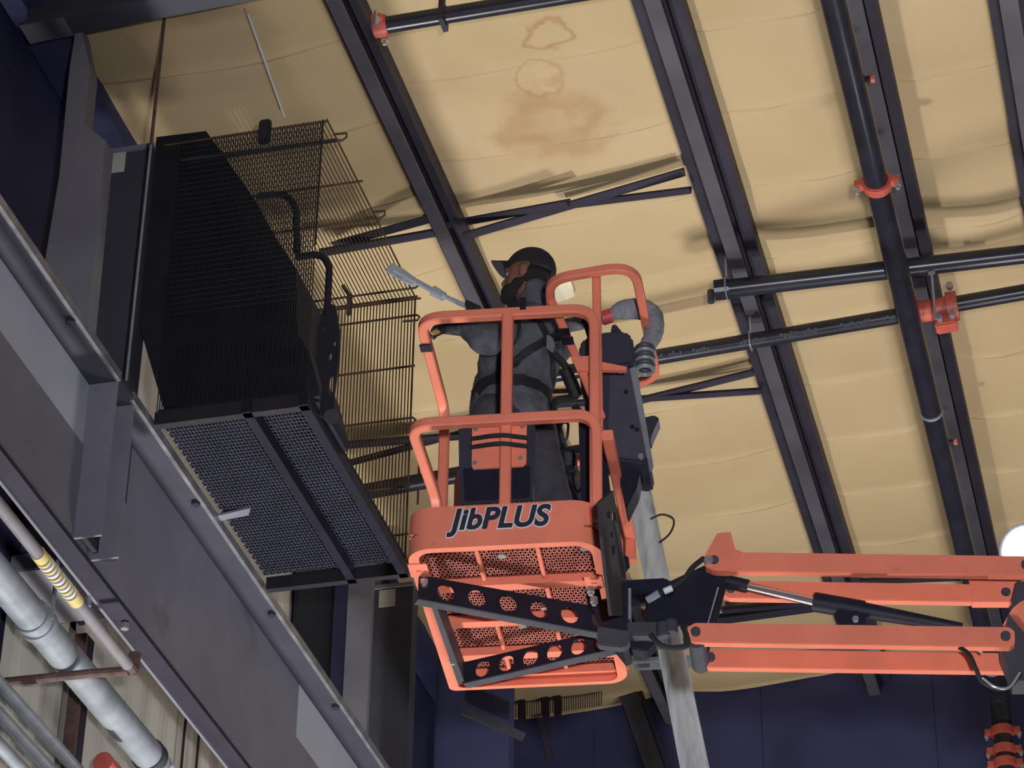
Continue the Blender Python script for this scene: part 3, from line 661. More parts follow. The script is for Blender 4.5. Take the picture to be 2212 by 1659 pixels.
while i * st_ < L_:                                   # expanded-metal diamonds: two families of slanting strands
    for sg in (1, -1):
        x0 = i * st_ if sg > 0 else i * st_ + D_ * 0.6
        pts = []
        for (x, y) in ((x0, 0), (x0 + sg * D_ * 0.6, D_)):
            pts.append((x, y))
        (xa, ya), (xb, yb) = pts
        lo_, hi_ = 0.0, 1.0
        for lim, side in ((0, 1), (L_, -1)):
            fa, fb = (xa - lim) * side, (xb - lim) * side
            if fa < 0 and fb < 0: lo_, hi_ = 1, 0
            elif fa < 0: lo_ = max(lo_, fa / (fa - fb))
            elif fb < 0: hi_ = min(hi_, fa / (fa - fb))
        if hi_ - lo_ > 0.01:
            f = lambda t: grid(CL + xa + (xb - xa) * t, CA + ya + (yb - ya) * t, CZ0)
            m.bar(f(lo_), f(hi_), 0.011, 0.004)
    i += 1
o_ = m.build('deck_mesh', DM, cg); o_['kind'] = 'stuff'
# black machine housing standing in the near half of the cage
hs = thing('fan_housing', 'black box-shaped machine housing standing inside the wire cage', 'machine', grid(-4.05, 10.35, CZ0))
def npx(px, py, d_): return atp(px, py, grid(0, d_, 0), U)
DH = CA + 0.05
poly = [(338, 296), (445, 283), (480, 330), (556, 440), (600, 520), (640, 580), (642, 720), (668, 760), (692, 850), (688, 868), (352, 878), (300, 700)]
MB().prism([npx(x, y, DH) for x, y in poly], U * 0.45).build('body', CABB, hs)
for i in range(26):                                  # shallow vertical ribs low on the front
    x = 380 + i * 10.5; P, Q = npx(x, 862, DH - 0.006), npx(x + 3, 740, DH - 0.006)
    MB().bar(P, Q, 0.006, 0.008, U).build('rib', CABB, hs)
MB().box((npx(345, 880, DH - 0.01) + npx(690, 868, DH - 0.01)) / 2, W0 * 0.39, U * 0.015, ZU * 0.018).build('sill', CABB, hs)
# bent guard hoops on its right
for pts, r_ in ((((556, 424), (615, 418), (640, 445), (642, 545)), 0.017), (((640, 556), (690, 548), (712, 570), (706, 690)), 0.017)):
    MB().tube(fillet([npx(x, y, CA + 0.02) for x, y in pts], 0.06), r_, 12).build('guard_hoop', CABB, hs, smooth=True)
# slotted lever plate
O_ = npx(640, 920, CA - 0.01); sc = 13.0 / F
pl2 = lambda x, y: ((x - 640) * sc, (920 - y) * sc / math.cos(PITCH))
outer = [pl2(*q) for q in ((682, 690), (694, 668), (712, 676), (724, 730), (726, 790), (720, 860), (722, 905), (716, 922), (690, 905), (694, 850), (676, 790), (674, 730))]
holes = [[pl2(x + dx * a, y + dy * b) for a, b in ((-1, -0.6), (0, -1), (1, -0.6), (1, 0.6), (0, 1), (-1, 0.6))] for x, y, dx, dy in ((690, 690, 3, 10), (690, 722, 3, 9), (714, 758, 3, 8), (706, 785, 4, 10), (712, 845, 5, 24))]
plate(outer, holes, O_, W0, ZU, 0.02).build('slotted_lever', CABB, hs)
MB().cyl(npx(716, 900, CA - 0.03), npx(716, 900, CA + 0.02), 0.035, 12).build('pivot', CABB, hs)

# ================================================================== the boom lift: basket, rotator, jib
B0 = V((-0.405, 9.383, 6.875)); YAW = math.radians(-7.7)
BX, BY = V((math.cos(YAW), math.sin(YAW), 0)), V((-math.sin(YAW), math.cos(YAW), 0))
BW, BD = 0.76, 1.22
def L(x, y, z): return B0 + BX * x + BY * y + ZU * z
def toL(P): d = P - B0; return V((d.dot(BX), d.dot(BY), d.z))
def py_(px, py, y): return atp(px, py, L(0, y, 0), BY)      # pixel onto the plane at basket depth y
def px_(px, py, x): return atp(px, py, L(x, 0, 0), BX)      # pixel onto the plane at basket side x
def pz_(px, py, z): return ath(px, py, B0.z + z)            # pixel onto the level z
lift = thing('boom_lift', 'orange boom lift with railed basket, rotator and four-bar jib', 'lift', B0, YAW)
def rrect(x0, x1, y0, y1, rad, z, n=7):
    """rad: radii at front-left, front-right, rear-right, rear-left"""
    out = []
    for (cx_, cy_, a0), r in zip(((x0, y0, 180), (x1, y0, 270), (x1, y1, 0), (x0, y1, 90)), rad):
        sx = 1 if cx_ == x0 else -1; sy = 1 if cy_ == y0 else -1
        for k in range(n + 1):
            a = math.radians(a0 + 90 * k / n); out.append(L(cx_ + sx * r + r * math.cos(a), cy_ + sy * r + r * math.sin(a), z))
    return out
def ringfaces(loops, closed_first_last=False):
    n = len(loops[0]); vs = [p for lp in loops for p in lp]; fs = []
    for k in range(len(loops) - (0 if closed_first_last else 1)):
        k2 = (k + 1) % len(loops)
        for i in range(n): fs.append((k * n + i, k * n + (i + 1) % n, k2 * n + (i + 1) % n, k2 * n + i))
    return MB().add(vs, fs)
RAD = (0.10, 0.12, 0.09, 0.03); TOE = 0.185; LIP = 0.042
def rin(d_): return tuple(max(0.012, r - d_) for r in RAD)
loops = [rrect(0, BW, 0, BD, RAD, TOE), rrect(0, BW, 0, BD, RAD, 0.0), rrect(LIP, BW - LIP, LIP * 0.8, BD - LIP * 0.6, rin(LIP), 0.0),
         rrect(LIP, BW - LIP, LIP * 0.8, BD - LIP * 0.6, rin(LIP), 0.006), rrect(0.006, BW - 0.006, 0.006, BD - 0.006, rin(0.006), 0.008), rrect(0.006, BW - 0.006, 0.006, BD - 0.006, rin(0.006), TOE)]
toe = ringfaces(loops, True).build('toe_board', ORANGE, lift, smooth=True)
# maker's lettering on the front
O_ = py_(1078, 1139, -0.004); X_, Y_ = BX, ZU
tw = lettering('JibPLUS', 0.128, V((0, 0, 0)), V((1, 0, 0)), V((0, 1, 0)), 0.001, 0.028)
wd_ = max(p.x for p in tw.v) - min(p.x for p in tw.v); sq = 0.405 / wd_
rx = (BX + ZU * 0.0).normalized()
lettering('JibPLUS', 0.128, O_, rx, ZU, 0.002, 0.066, squash=sq).build('decal_outline', TAPEW, toe)
lettering('JibPLUS', 0.128, O_ - BY * 0.0025, rx, ZU, 0.002, 0.034, squash=sq).build('decal_letters', INK, toe)
# corner tabs with a bolt hole
for (px, py, w_, d_) in ((905, 1232, 0.075, 0.10), (1283, 1258, 0.07, 0.10), (1325, 1410, 0.06, 0.07)):
    c = pz_(px, py, -0.003)
    h = plate([(-w_ / 2, -d_ / 2), (w_ / 2, -d_ / 2), (w_ / 2, d_ / 2), (-w_ / 2, d_ / 2)], [circle2(0, 0, 0.011, 10)], c, BX, BY, 0.006)
    h.build('corner_tab', ORANGE, toe)
# floor: frame bars, rods and expanded mesh
FZ = 0.075
for y in [toL(pz_(1130, q, 0.045)).y for q in (1262, 1340, 1412)] + [BD - 0.03]:
    MB().box(L(BW / 2, y, FZ - 0.022), BX * (BW / 2 - 0.01), BY * 0.024, ZU * 0.018).build('floor_bar', ORANGE, lift)
for x in (0.26, 0.50):
    MB().cyl(L(x, 0.02, FZ - 0.016), L(x, BD - 0.02, FZ - 0.016), 0.010, 8).build('floor_rod', ORANGE, lift, smooth=True)
m = MB(); st_ = 0.019; i = -int(BD / st_)
while i * st_ < BW + 0.5:
    for sg in (1, -1):
        x0 = i * st_ if sg > 0 else i * st_ + BD * 0.45
        xa, xb, lo_, hi_ = x0, x0 + sg * BD * 0.45, 0.0, 1.0
        for lim, side in ((0.012, 1), (BW - 0.012, -1)):
            fa, fb = (xa - lim) * side, (xb - lim) * side
            if fa < 0 and fb < 0: lo_, hi_ = 1, 0
            elif fa < 0: lo_ = max(lo_, fa / (fa - fb))
            elif fb < 0: hi_ = min(hi_, fa / (fa - fb))
        if hi_ - lo_ > 0.01:
            g = lambda t: L(xa + (xb - xa) * t, 0.012 + (BD - 0.024) * t, FZ)
            m.bar(g(lo_), g(hi_), 0.0098, 0.004)
    i += 1
o_ = m.build('floor_mesh', ORANGED, lift); o_['kind'] = 'stuff'
MB().box(L(0.60, 0.16, FZ + 0.004), BX * 0.07, BY * 0.06, ZU * 0.002).build('floor_patch', ORANGE, lift)
for (x, y) in ((0.63, 0.13), (0.68, 0.18), (0.35, 0.21), (0.36, 0.80), (0.47, 0.66)):
    MB().cyl(L(x, y, FZ - 0.008), L(x, y, FZ - 0.002), 0.017, 12).build('washer', STEEL, lift)
# rails
SQ = 0.042
def rail(pts, r, nm='guard_rail', a=SQ, m_=ORANGE, par=lift):
    return MB().rtube(fillet([p if isinstance(p, Vector) else L(*p) for p in pts], r, 7), a, hint=BY).build(nm, m_, par, smooth=True)
rail([(0.02, 0.74, 0.10), (0.02, 0.74, 1.095), (0.022, 0.022, 1.095), (0.738, 0.03, 1.095), (0.738, 0.034, 0.10)], 0.10, 'top_rail')
rail([(0.022, 0.70, 0.30), (0.022, 0.60, 0.565), (0.008, -0.008, 0.565), (0.748, -0.008, 0.565), (0.745, 0.034, 0.14)], 0.09, 'mid_rail')
rail([(0.385, 0.032, 0.12), (0.385, 0.018, 1.08)], 0, 'centre_post', 0.045)
rail([(0.02, BD - 0.025, 0.06), (0.02, BD - 0.025, 1.095), (0.738, BD - 0.025, 1.095), (0.738, BD - 0.025, 0.06)], 0.10, 'rear_rail')
rail([(0.03, BD - 0.025, 0.565), (0.73, BD - 0.025, 0.565)], 0, 'rear_mid_rail')
a_, b_ = px_(1312, 940, 0.79), px_(1362, 1160, 0.79); zz = (toL(a_).z + toL(b_).z) / 2
rail([a_, b_, b_ - ZU * 0.12], {1: 0.01}, 'side_bar', 0.045)
# seams where rail sections are clamped
for (px, py) in ((920, 752), (1218, 718), (1226, 736)):
    c = px_(px, py, 0.02) if px < 1000 else py_(px, py, 0.06)
    MB().box(c, BX * 0.024, BY * 0.024, ZU * 0.004).build('clamp_line', BLACKP, lift)
c = py_(1131, 662, 0.022); MB().box(c, BX * 0.012, BY * 0.026, ZU * 0.027).build('rail_tape', BLACKP, lift)
# document box with orange cover behind the mid rail
MB().prism([py_(x, y, 0.05) for x, y in ((990, 905), (1152, 905), (1150, 1078), (992, 1088))], BY * 0.07).build('document_box', VAC, lift, bevel=0.004)
MB().prism([py_(x, y, 0.045) for x, y in ((1000, 1012), (1145, 1006), (1145, 1074), (1004, 1082))], BY * 0.01).build('document_box_lid', BLACKP, lift)
cv = MB().prism([py_(x, y, 0.036) for x, y in ((1020, 906), (1138, 906), (1137, 1000), (1130, 1007), (1022, 1013), (1019, 1006))], BY * 0.008).build('cover_plate', ORANGE, lift)
for (px, py) in ((1026, 1000), (1124, 990), (1129, 922), (1028, 928)):
    c = py_(px, py, 0.034); MB().cyl(c - BY * 0.004, c + BY * 0.004, 0.010, 10).build('bolt', STEEL, cv)
for y0 in (944, 962):
    MB().sweep(catmull([py_(1018, y0 + 4, 0.028), py_(1080, y0 - 4, -0.018), py_(1140, y0 + 2, 0.028)]), [(0.004, 0.008), (-0.004, 0.008), (-0.004, -0.008), (0.004, -0.008)], hint=ZU).build('black_strap', RUBBER, lift)
# perforated support arms under the floor
def arm(a, b, h0, h1, nh, hr):
    A1, B1 = pz_(*a, 0.0), pz_(*b, 0.0); X = (B1 - A1); Ln = X.length; X.normalize(); Y = -ZU
    hol = [circle2(Ln * (0.13 + 0.75 * i / (nh - 1)), (h0 + (h1 - h0) * (0.13 + 0.75 * i / (nh - 1))) * 0.52, hr, 18, hr) for i in range(nh)]
    ar = plate([(0, 0), (Ln, 0), (Ln, h1), (0, h0)], hol, A1, X, Y, 0.008).build('support_arm', BLACKP, lift)
    side = X.cross(ZU).normalized()
    if side.dot(BY) > 0: side = -side
    MB().prism([A1 - ZU * h0, B1 - ZU * h1, B1 - ZU * h1 - side * 0.05, A1 - ZU * h0 - side * 0.05], ZU * 0.006).build('arm_flange', GREYP, ar)
    return ar
arm((905, 1243), (1348, 1322), 0.105, 0.115, 6, 0.037)
arm((1000, 1432), (1345, 1352), 0.095, 0.095, 6, 0.036)
MB().prism([pz_(928, 1300, -0.09), pz_(940, 1302, -0.09), pz_(1004, 1476, -0.09), pz_(990, 1480, -0.09)], ZU * 0.09).build('arm_tie', GREYP, lift)
for (px, py, z) in ((916, 1263, -0.01), (978, 1430, -0.05), (1276, 1280, -0.03), (1283, 1302, -0.03), (1303, 1385, -0.06)):
    c = pz_(px, py, z - 0.03); bo = MB(); bo.cyl(c, c + ZU * 0.022, 0.017, 6); bo.cyl(c - ZU * 0.012, c, 0.010, 8); bo.build('bolt', STEEL, lift)
# black slotted side frame between basket and rotator
def X2(px, py): P = toL(px_(px, py, 0.80)); return (P.y, P.z)
outer = [X2(*q) for q in ((1293, 1085), (1322, 1060), (1334, 1130), (1352, 1260), (1345, 1330), (1318, 1330), (1308, 1250), (1298, 1160))]
hol = [[X2(x + a * dx, y + b * dy) for a, b in ((-1, -0.7), (0, -1), (1, -0.7), (1, 0.7), (0, 1), (-1, 0.7))] for x, y, dx, dy in ((1311, 1112, 3, 9), (1323, 1116, 4, 10), (1318, 1155, 3, 6), (1319, 1187, 6, 13))]
plate(outer, hol, L(0.80, 0, 0), BY, ZU, 0.012).build('side_frame', CABB, lift)
MB().rtube([px_(1331, 1130, 0.815), px_(1350, 1245, 0.815)], 0.012).build('frame_edge', GREYP, lift)
for (a, b, w_) in (((1262, 905), (1268, 1090), 0.045), ((1300, 985), (1312, 1085), 0.035), ((1242, 880), (1262, 910), 0.03)):
    MB().bar(py_(*a, 0.3), py_(*b, 0.3), w_, 0.03, BY).build('side_upright', BLACKP, lift)
MB().prism([py_(x, y, 0.62) for x, y in ((1343, 1196), (1358, 1204), (1360, 1222), (1350, 1234), (1338, 1228))], BY * 0.015).build('anchor_lug', BLACKP, lift)
# rotator
def blockpx(poly, y, dy, nm, m_=BLACKP, bev=0.0): return MB().prism([py_(a, b, y) for a, b in poly], BY * dy).build(nm, m_, lift, bevel=bev)
blockpx(((1266, 1276), (1330, 1260), (1357, 1262), (1357, 1395), (1345, 1400), (1300, 1345), (1268, 1300)), 0.50, 0.16, 'rotator_bracket')
blockpx(((1350, 1252), (1436, 1247), (1460, 1262), (1452, 1282), (1350, 1280)), 0.52, 0.12, 'rotator_upper_arm', BLACKP, 0.006)
blockpx(((1352, 1342), (1430, 1342), (1448, 1356), (1436, 1372), (1352, 1372)), 0.50, 0.13, 'rotator_lower_arm', GREYP, 0.006)
blockpx(((1290, 1352), (1360, 1362), (1360, 1388), (1345, 1398), (1290, 1392)), 0.47, 0.05, 'clamp_block', GREYP, 0.005)
blockpx(((1395, 1282), (1440, 1282), (1424, 1345), (1392, 1345)), 0.54, 0.09, 'rotary_actuator', BLACKP, 0.006)
blockpx(((1352, 1374), (1430, 1374), (1395, 1406), (1362, 1400)), 0.56, 0.08, 'rotator_foot', BLACKP, 0.005)
for yy in (0.55, 0.70):
    blockpx(((1398, 1295), (1442, 1258), (1520, 1222), (1568, 1246), (1540, 1346), (1500, 1352), (1424, 1348)), yy, 0.012, 'knuckle_plate')
blockpx(((1556, 1262), (1568, 1266), (1530, 1408), (1512, 1404)), 0.60, 0.02, 'knuckle_link', BLACKP)
blockpx(((1550, 1268), (1553, 1268), (1531, 1346), (1528, 1346)), 0.545, 0.01, 'link_edge', GALV)
c = py_(1508, 1398, 0.58); MB().cyl(c - BY * 0.06, c + BY * 0.16, 0.036, 18).build('lower_pivot', GREYP, lift, smooth=True)
for (px, py, y) in ((1432, 1358, 0.49), (1450, 1352, 0.49)):
    c = py_(px, py, y); k = MB(); k.cyl(c - ZU * 0.035, c + ZU * 0.02, 0.026, 12); k.build('rotator_nut', GREYP, lift)
c = py_(1360, 1272, 0.5); MB().cyl(c, py_(1360, 1338, 0.5), 0.007, 8).build('grease_line', GALV, lift)
def hose(pts, r, nm='hydraulic_hose', m_=RUBBER): return MB().tube(catmull(pts, 8), r, 8).build(nm, m_, lift, smooth=True)
hose([py_(1520, 1206, 0.49), py_(1496, 1226, 0.47), py_(1476, 1252, 0.47), py_(1440, 1275, 0.48), py_(1412, 1288, 0.5)], 0.011)
MB().cyl(py_(1434, 1278, 0.475), py_(1452, 1270, 0.472), 0.0135, 10).build('hose_label', TAPEW, lift)
MB().cyl(py_(1398, 1297, 0.5), py_(1424, 1281, 0.48), 0.016, 10).build('hose_fitting', GALV, lift)
hose([py_(1406, 1372, 0.5), py_(1425, 1392, 0.48), py_(1450, 1400, 0.48), py_(1484, 1394, 0.5), py_(1482, 1372, 0.5), py_(1476, 1352, 0.52)], 0.012)
# jib: two pairs of parallel bars
def jib(a, b, y, h, t_, nm='jib_bar', taper=True):
    A1, B1 = py_(*a, y), py_(*b, y)
    d = (B1 - A1).normalized(); up_ = d.cross(BY).normalized()
    if up_.z < 0: up_ = -up_
    q = [A1 + up_ * h * 0.28, A1 + d * 0.03 + up_ * h / 2, B1 - d * 0.02 + up_ * h / 2, B1 + up_ * h * 0.3, B1 - up_ * h * 0.3, B1 - d * 0.02 - up_ * h / 2, A1 + d * 0.03 - up_ * h / 2, A1 - up_ * h * 0.28]
    o = MB().prism(q, BY * t_).build(nm, ORANGE, lift, bevel=0.003)
    for P, s in ((A1, 1), (B1, -1)):
        c = P + d * 0.035 * s; MB().cyl(c - BY * 0.016, c + BY * (t_ + 0.01), 0.019, 14).build('pin', GREYP, o, smooth=True)
    return o
jib((1524, 1212), (2236, 1222), 0.50, 0.088, 0.04); jib((1560, 1272), (2192, 1282), 0.70, 0.080, 0.04)
jib((1484, 1366), (2192, 1376), 0.50, 0.088, 0.04); jib((1516, 1421), (2206, 1430), 0.70, 0.082, 0.04)
MB().prism([py_(x, y, 0.492) for x, y in ((1519, 1205), (1549, 1151), (1578, 1148), (1588, 1186), (1602, 1190), (1580, 1232), (1546, 1232), (1524, 1224))], BY * 0.05).build('jib_horn', ORANGE, lift, bevel=0.003)
MB().prism([py_(x, y, 0.69) for x, y in ((2092, 1240), (2212, 1240), (2180, 1300), (2100, 1300))], BY * 0.05).build('jib_gusset', ORANGE, lift)
c = py_(1531, 1209, 0.48); MB().cyl(c, c + BY * 0.02, 0.020, 6).build('pin_bolt', STEEL, lift)
# hydraulic cylinder
a1, a2, a3 = py_(1562, 1253, 0.60), py_(1758, 1300, 0.60), py_(2078, 1356, 0.60)
MB().cyl(a1, a1 * 0.72 + a2 * 0.28, 0.026, 16).build('rod_eye', BLACKP, lift, smooth=True)
MB().cyl(a1 * 0.76 + a2 * 0.24, a2, 0.018, 16).build('cylinder_rod', CHROME, lift, smooth=True)
MB().cyl(a2, a2 * 0.66 + a3 * 0.34, 0.040, 20).build('cylinder_barrel', BLACKP, lift, smooth=True)
MB().cyl(a2 * 0.66 + a3 * 0.34, a3, 0.034, 20, r2=0.02).build('cylinder_base', BLACKP, lift, smooth=True)
blockpx(((1800, 1322), (1850, 1318), (1872, 1336), (1862, 1350), (1812, 1350)), 0.55, 0.05, 'port_block', BLACKP, 0.004)
c = py_(1848, 1338, 0.545); MB().cyl(c - BY * 0.01, c + BY * 0.01, 0.013, 8).build('port_bolt', STEEL, lift)
# jib end bracket, fly boom and chassis (outside the frame)
blockpx(((2196, 1256), (2300, 1256), (2300, 1470), (2188, 1470), (2160, 1400)), 0.56, 0.12, 'jib_end_bracket', GREYP)
hose([py_(2060, 1392, 0.55), py_(2092, 1412, 0.48), py_(2108, 1444, 0.48), py_(2124, 1474, 0.5), py_(2170, 1488, 0.55), py_(2200, 1462, 0.55), py_(2206, 1440, 0.6)], 0.009)
hose([py_(2040, 1394, 0.58), py_(2100, 1398, 0.55), py_(2122, 1410, 0.55)], 0.006, m_=GALV)
hose([py_(2122, 1464, 0.48), py_(2150, 1484, 0.48), py_(2180, 1484, 0.5), py_(2204, 1452, 0.5)], 0.005, m_=GALV)
E0 = py_(2290, 1380, 0.62); E1 = E0 + V((3.2, 0.4, -5.2)); 
MB().rtube([E0 - V((0.1, 0, -0.15)), E1], 0.20, 0.24).build('main_boom', ORANGE, lift)
MB().box(V((E1.x - 0.3, E1.y, 0.75)), V((1.0, 0, 0)), V((0, 0.45, 0)), V((0, 0, 0.42))).build('chassis', ORANGE, lift, bevel=0.04)
for sx in (-1, 1):
    for sy in (-1, 1):
        c = V((E1.x - 0.3 + 0.75 * sx, E1.y + 0.46 * sy, 0.34)); MB().cyl(c, c + V((0, 0.16 * sy, 0)), 0.34, 24).build('wheel', RUBBER, lift, smooth=True)

# ------------------------------------------------------------------ vacuum and its hanger on the basket's right
hf = thing('hanger_frame', 'orange hanger frame with a hoop above the basket corner', 'frame', L(0.76, 0.05, 0.5), YAW)
ZR = 1.262
hp = [pz_(1187, 640, ZR), pz_(1200, 598, ZR), pz_(1340, 578, ZR), pz_(1384, 618, ZR), pz_(1420, 790, ZR), pz_(1412, 812, ZR), pz_(1380, 828, ZR)]
rail([pz_(1190, 660, ZR), pz_(1186, 604, ZR), pz_(1370, 572, ZR), pz_(1418, 812, ZR), pz_(1370, 830, ZR)], {1: 0.10, 2: 0.13, 3: 0.06}, 'hoop', 0.036, ORANGE, hf)
rail([py_(1288, 584, 0.075), py_(1294, 925, 0.075)], 0, 'post', 0.034, ORANGE, hf)
rail([pz_(1190, 648, ZR), py_(1246, 776, 0.12), py_(1298, 900, 0.075)], {1: 0.02}, 'brace', 0.034, ORANGE, hf)
MB().prism([py_(x, y, 0.072) for x, y in ((1234, 771), (1296, 767), (1296, 800), (1264, 801), (1246, 800))], BY * 0.02).build('gusset', ORANGE, hf)
MB().prism([py_(x, y, 0.085) for x, y in ((1296, 781), (1354, 792), (1352, 800), (1298, 799))], BY * 0.02).build('gusset', ORANGE, hf)
vc = thing('backpack_vacuum', 'charcoal vacuum unit hanging on the orange frame', 'vacuum', L(0.80, 0.25, 0.5), YAW)
def vpx(poly, y, dy, nm, m_=VAC, bev=0.0, par=None): return MB().prism([py_(a, b, y + 0.16) for a, b in poly], BY * dy).build(nm, m_, par or vc, bevel=bev)
vpx(((1250, 745), (1262, 728), (1298, 716), (1348, 712), (1366, 726), (1374, 786), (1250, 800)), 0.16, 0.22, 'motor_head', VAC, 0.012)
vpx(((1250, 806), (1370, 790), (1404, 988), (1396, 1000), (1326, 992), (1270, 920)), 0.15, 0.24, 'tank', VAC, 0.010)
vpx(((1318, 800), (1362, 796), (1398, 984), (1392, 992), (1312, 984)), 0.143, 0.02, 'front_panel', mat('charcoal_panel', (0.06, 0.062, 0.082), 0.5, var=0.15), 0.003)
vpx(((1360, 794), (1374, 790), (1408, 984), (1399, 996)), 0.14, 0.10, 'lit_side_strip', VACL, 0.004)  # lit right side of the tank put into a paler strip
vpx(((1340, 1000), (1386, 1002), (1376, 1050), (1352, 1100), (1340, 1040)), 0.20, 0.12, 'base_skirt', BLACKP, 0.006)
vpx(((1319, 716), (1322, 701), (1330, 700), (1342, 714)), 0.2, 0.06, 'lid_latch', VAC, 0.003)
MB().tube(catmull([py_(1278, 730, 0.36), py_(1270, 705, 0.36), py_(1264, 692, 0.36)]), 0.017, 12).build('carry_grip', BLACKP, vc, smooth=True)
vpx(((1385, 902), (1412, 896), (1424, 902), (1410, 932), (1404, 950), (1394, 944)), 0.2, 0.08, 'side_latch', VAC, 0.004)
for (px, py) in ((1341, 803), (1384, 986)):
    c = py_(px, py, 0.298); MB().cyl(c - BY * 0.006, c + BY * 0.01, 0.012, 10).build('screw', STEEL, vc)
for (px, py) in ((1352, 847), (1366, 922), (1376, 928)):
    c = py_(px, py, 0.302); MB().cyl(c - BY * 0.003, c + BY * 0.004, 0.010, 8).build('plug_hole', BLACKP, vc)
for k in range(6):
    a = py_(1386 - k * 1.0, 752 + k * 9, 0.40); b = py_(1400 + k, 756 + k * 9, 0.40)
    MB().tube([a + (b - a) * 0.5 + (BX * math.cos(t) + BY * math.sin(t)) * 0.036 for t in [i * math.pi / 6 for i in range(12)]], 0.010, 6, closed=True).build('cuff_ring', VACL if k % 2 else GREYP, vc, smooth=True)
# hose from the wand to the vacuum
hv = thing('vacuum_hose', 'grey fabric-covered hose looping from behind the worker to the vacuum', 'hose', L(0.8, 0.4, 1.2), YAW)
def vtube(pts, rads, nm, m_, par):
    P = catmull(pts, 8); n = len(P); m = MB(); k = 14; vs = []
    T = [(P[min(i + 1, n - 1)] - P[max(i - 1, 0)]).normalized() for i in range(n)]
    s, t = frame_of(T[0])
    for i in range(n):
        if i:
            ax = T[i - 1].cross(T[i]); an = T[i - 1].angle(T[i], 0)
            if an > 1e-6: R = Matrix.Rotation(an, 3, ax.normalized()); s = R @ s; t = R @ t
        f_ = i / (n - 1) * (len(rads) - 1); j = min(int(f_), len(rads) - 2); r = rads[j] + (rads[j + 1] - rads[j]) * (f_ - j); r *= 1 + 0.03 * math.sin(i * 2.1)
        vs += [P[i] + (s * math.cos(2 * math.pi * q / k) + t * math.sin(2 * math.pi * q / k)) * r for q in range(k)]
    fs = [(i * k + q, i * k + (q + 1) % k, (i + 1) * k + (q + 1) % k, (i + 1) * k + q) for i in range(n - 1) for q in range(k)] + [tuple(range(k))[::-1], tuple(range((n - 1) * k, n * k))]
    return m.add(vs, fs).build(nm, m_, par, smooth=True)
vtube([py_(1160, 716, 0.80), py_(1200, 708, 0.66), py_(1250, 698, 0.50), py_(1302, 686, 0.42)], [0.03, 0.032, 0.032, 0.026], 'sleeve', HOSE, hv)
vtube([py_(1318, 682, 0.42), py_(1345, 670, 0.42), py_(1385, 668, 0.42), py_(1410, 684, 0.42), py_(1412, 720, 0.41), py_(1396, 752, 0.40)], [0.024, 0.042, 0.046, 0.044, 0.040, 0.034], 'sleeve', HOSE, hv)
MB().cyl(py_(1300, 688, 0.42), py_(1321, 681, 0.42), 0.031, 14).build('red_cuff', mat('red_cuff', (0.55, 0.06, 0.07), 0.5, var=0.15), hv, smooth=True)
# wand
wn = thing('vacuum_wand', 'grey metal vacuum wand with a flat nozzle pointing at the cage', 'wand', L(0.05, 0.5, 1.5), YAW)
YW = 0.52
w1, w2, w3 = py_(838, 574, YW), py_(946, 634, YW), py_(1040, 676, YW)
MB().cyl(w1 * 0.86 + w2 * 0.14, w2, 0.013, 14).build('tube', WAND, wn, smooth=True)
MB().cyl(w2, w3, 0.011, 14).build('inner_tube', WAND, wn, smooth=True)
MB().cyl(w2 + (w1 - w2) * 0.10, w2 - (w1 - w2) * 0.12, 0.024, 14, r2=0.020).build('lock_collar', WAND, wn, smooth=True)
nd = (w2 - w1).normalized(); ns = nd.cross(BY).normalized()
MB().prism([w1 + ns * 0.026, w1 - ns * 0.02, w1 + nd * 0.10 - ns * 0.024, w1 + nd * 0.16 - ns * 0.014, w1 + nd * 0.16 + ns * 0.014, w1 + nd * 0.07 + ns * 0.026], BY * 0.03).build('nozzle', WAND, wn, bevel=0.006)
# control box, lanyards hanging at the back of the basket
cbx = thing('control_box', 'black hand control box hanging from the rear rail', 'control box', L(0.6, 1.0, 1.0), YAW)
MB().prism([py_(x, y, 0.95) for x, y in ((1202, 970), (1232, 966), (1244, 978), (1242, 1008), (1224, 1018), (1204, 1008))], BY * 0.08).build('case', BLACKP, cbx, bevel=0.006)
c = py_(1229, 989, 0.945); MB().cyl(c - BY * 0.012, c, 0.016, 14).build('dial', GREYP, cbx); 
MB().prism([py_(x, y, 0.948) for x, y in ((1220, 976), (1238, 976), (1236, 1004), (1222, 1004))], BY * 0.004).build('face_plate', GREYP, cbx)
MB().tube(catmull([py_(1216, 968, 0.97), py_(1212, 940, 0.97), py_(1206, 915, 0.97)]), 0.012, 8).build('neck', BLACKP, cbx, smooth=True)
MB().tube(fillet([py_(1217, 958, 0.96), py_(1209, 925, 0.96), py_(1216, 912, 0.96), py_(1228, 914, 0.96), py_(1226, 945, 0.96), py_(1217, 958, 0.96)], 0.02), 0.006, 8).build('snap_hook', GREYP, cbx, smooth=True)
MB().tube(catmull([py_(1236, 1015, 0.99), py_(1240, 1050, 0.99), py_(1252, 1062, 0.97), py_(1262, 1030, 0.95)]), 0.006, 6).build('cord', RUBBER, cbx, smooth=True)
MB().tube(catmull([py_(1222, 800, 0.9), py_(1228, 840, 0.9), py_(1246, 860, 0.9)]), 0.004, 6).build('curly_cord', RUST, cbx, smooth=True)
MB().cyl(py_(1212, 792, 0.9), py_(1213, 772, 0.9), 0.016, 10).build('brass_knob', mat('brass', (0.45, 0.30, 0.14), 0.4, 0.6), cbx)

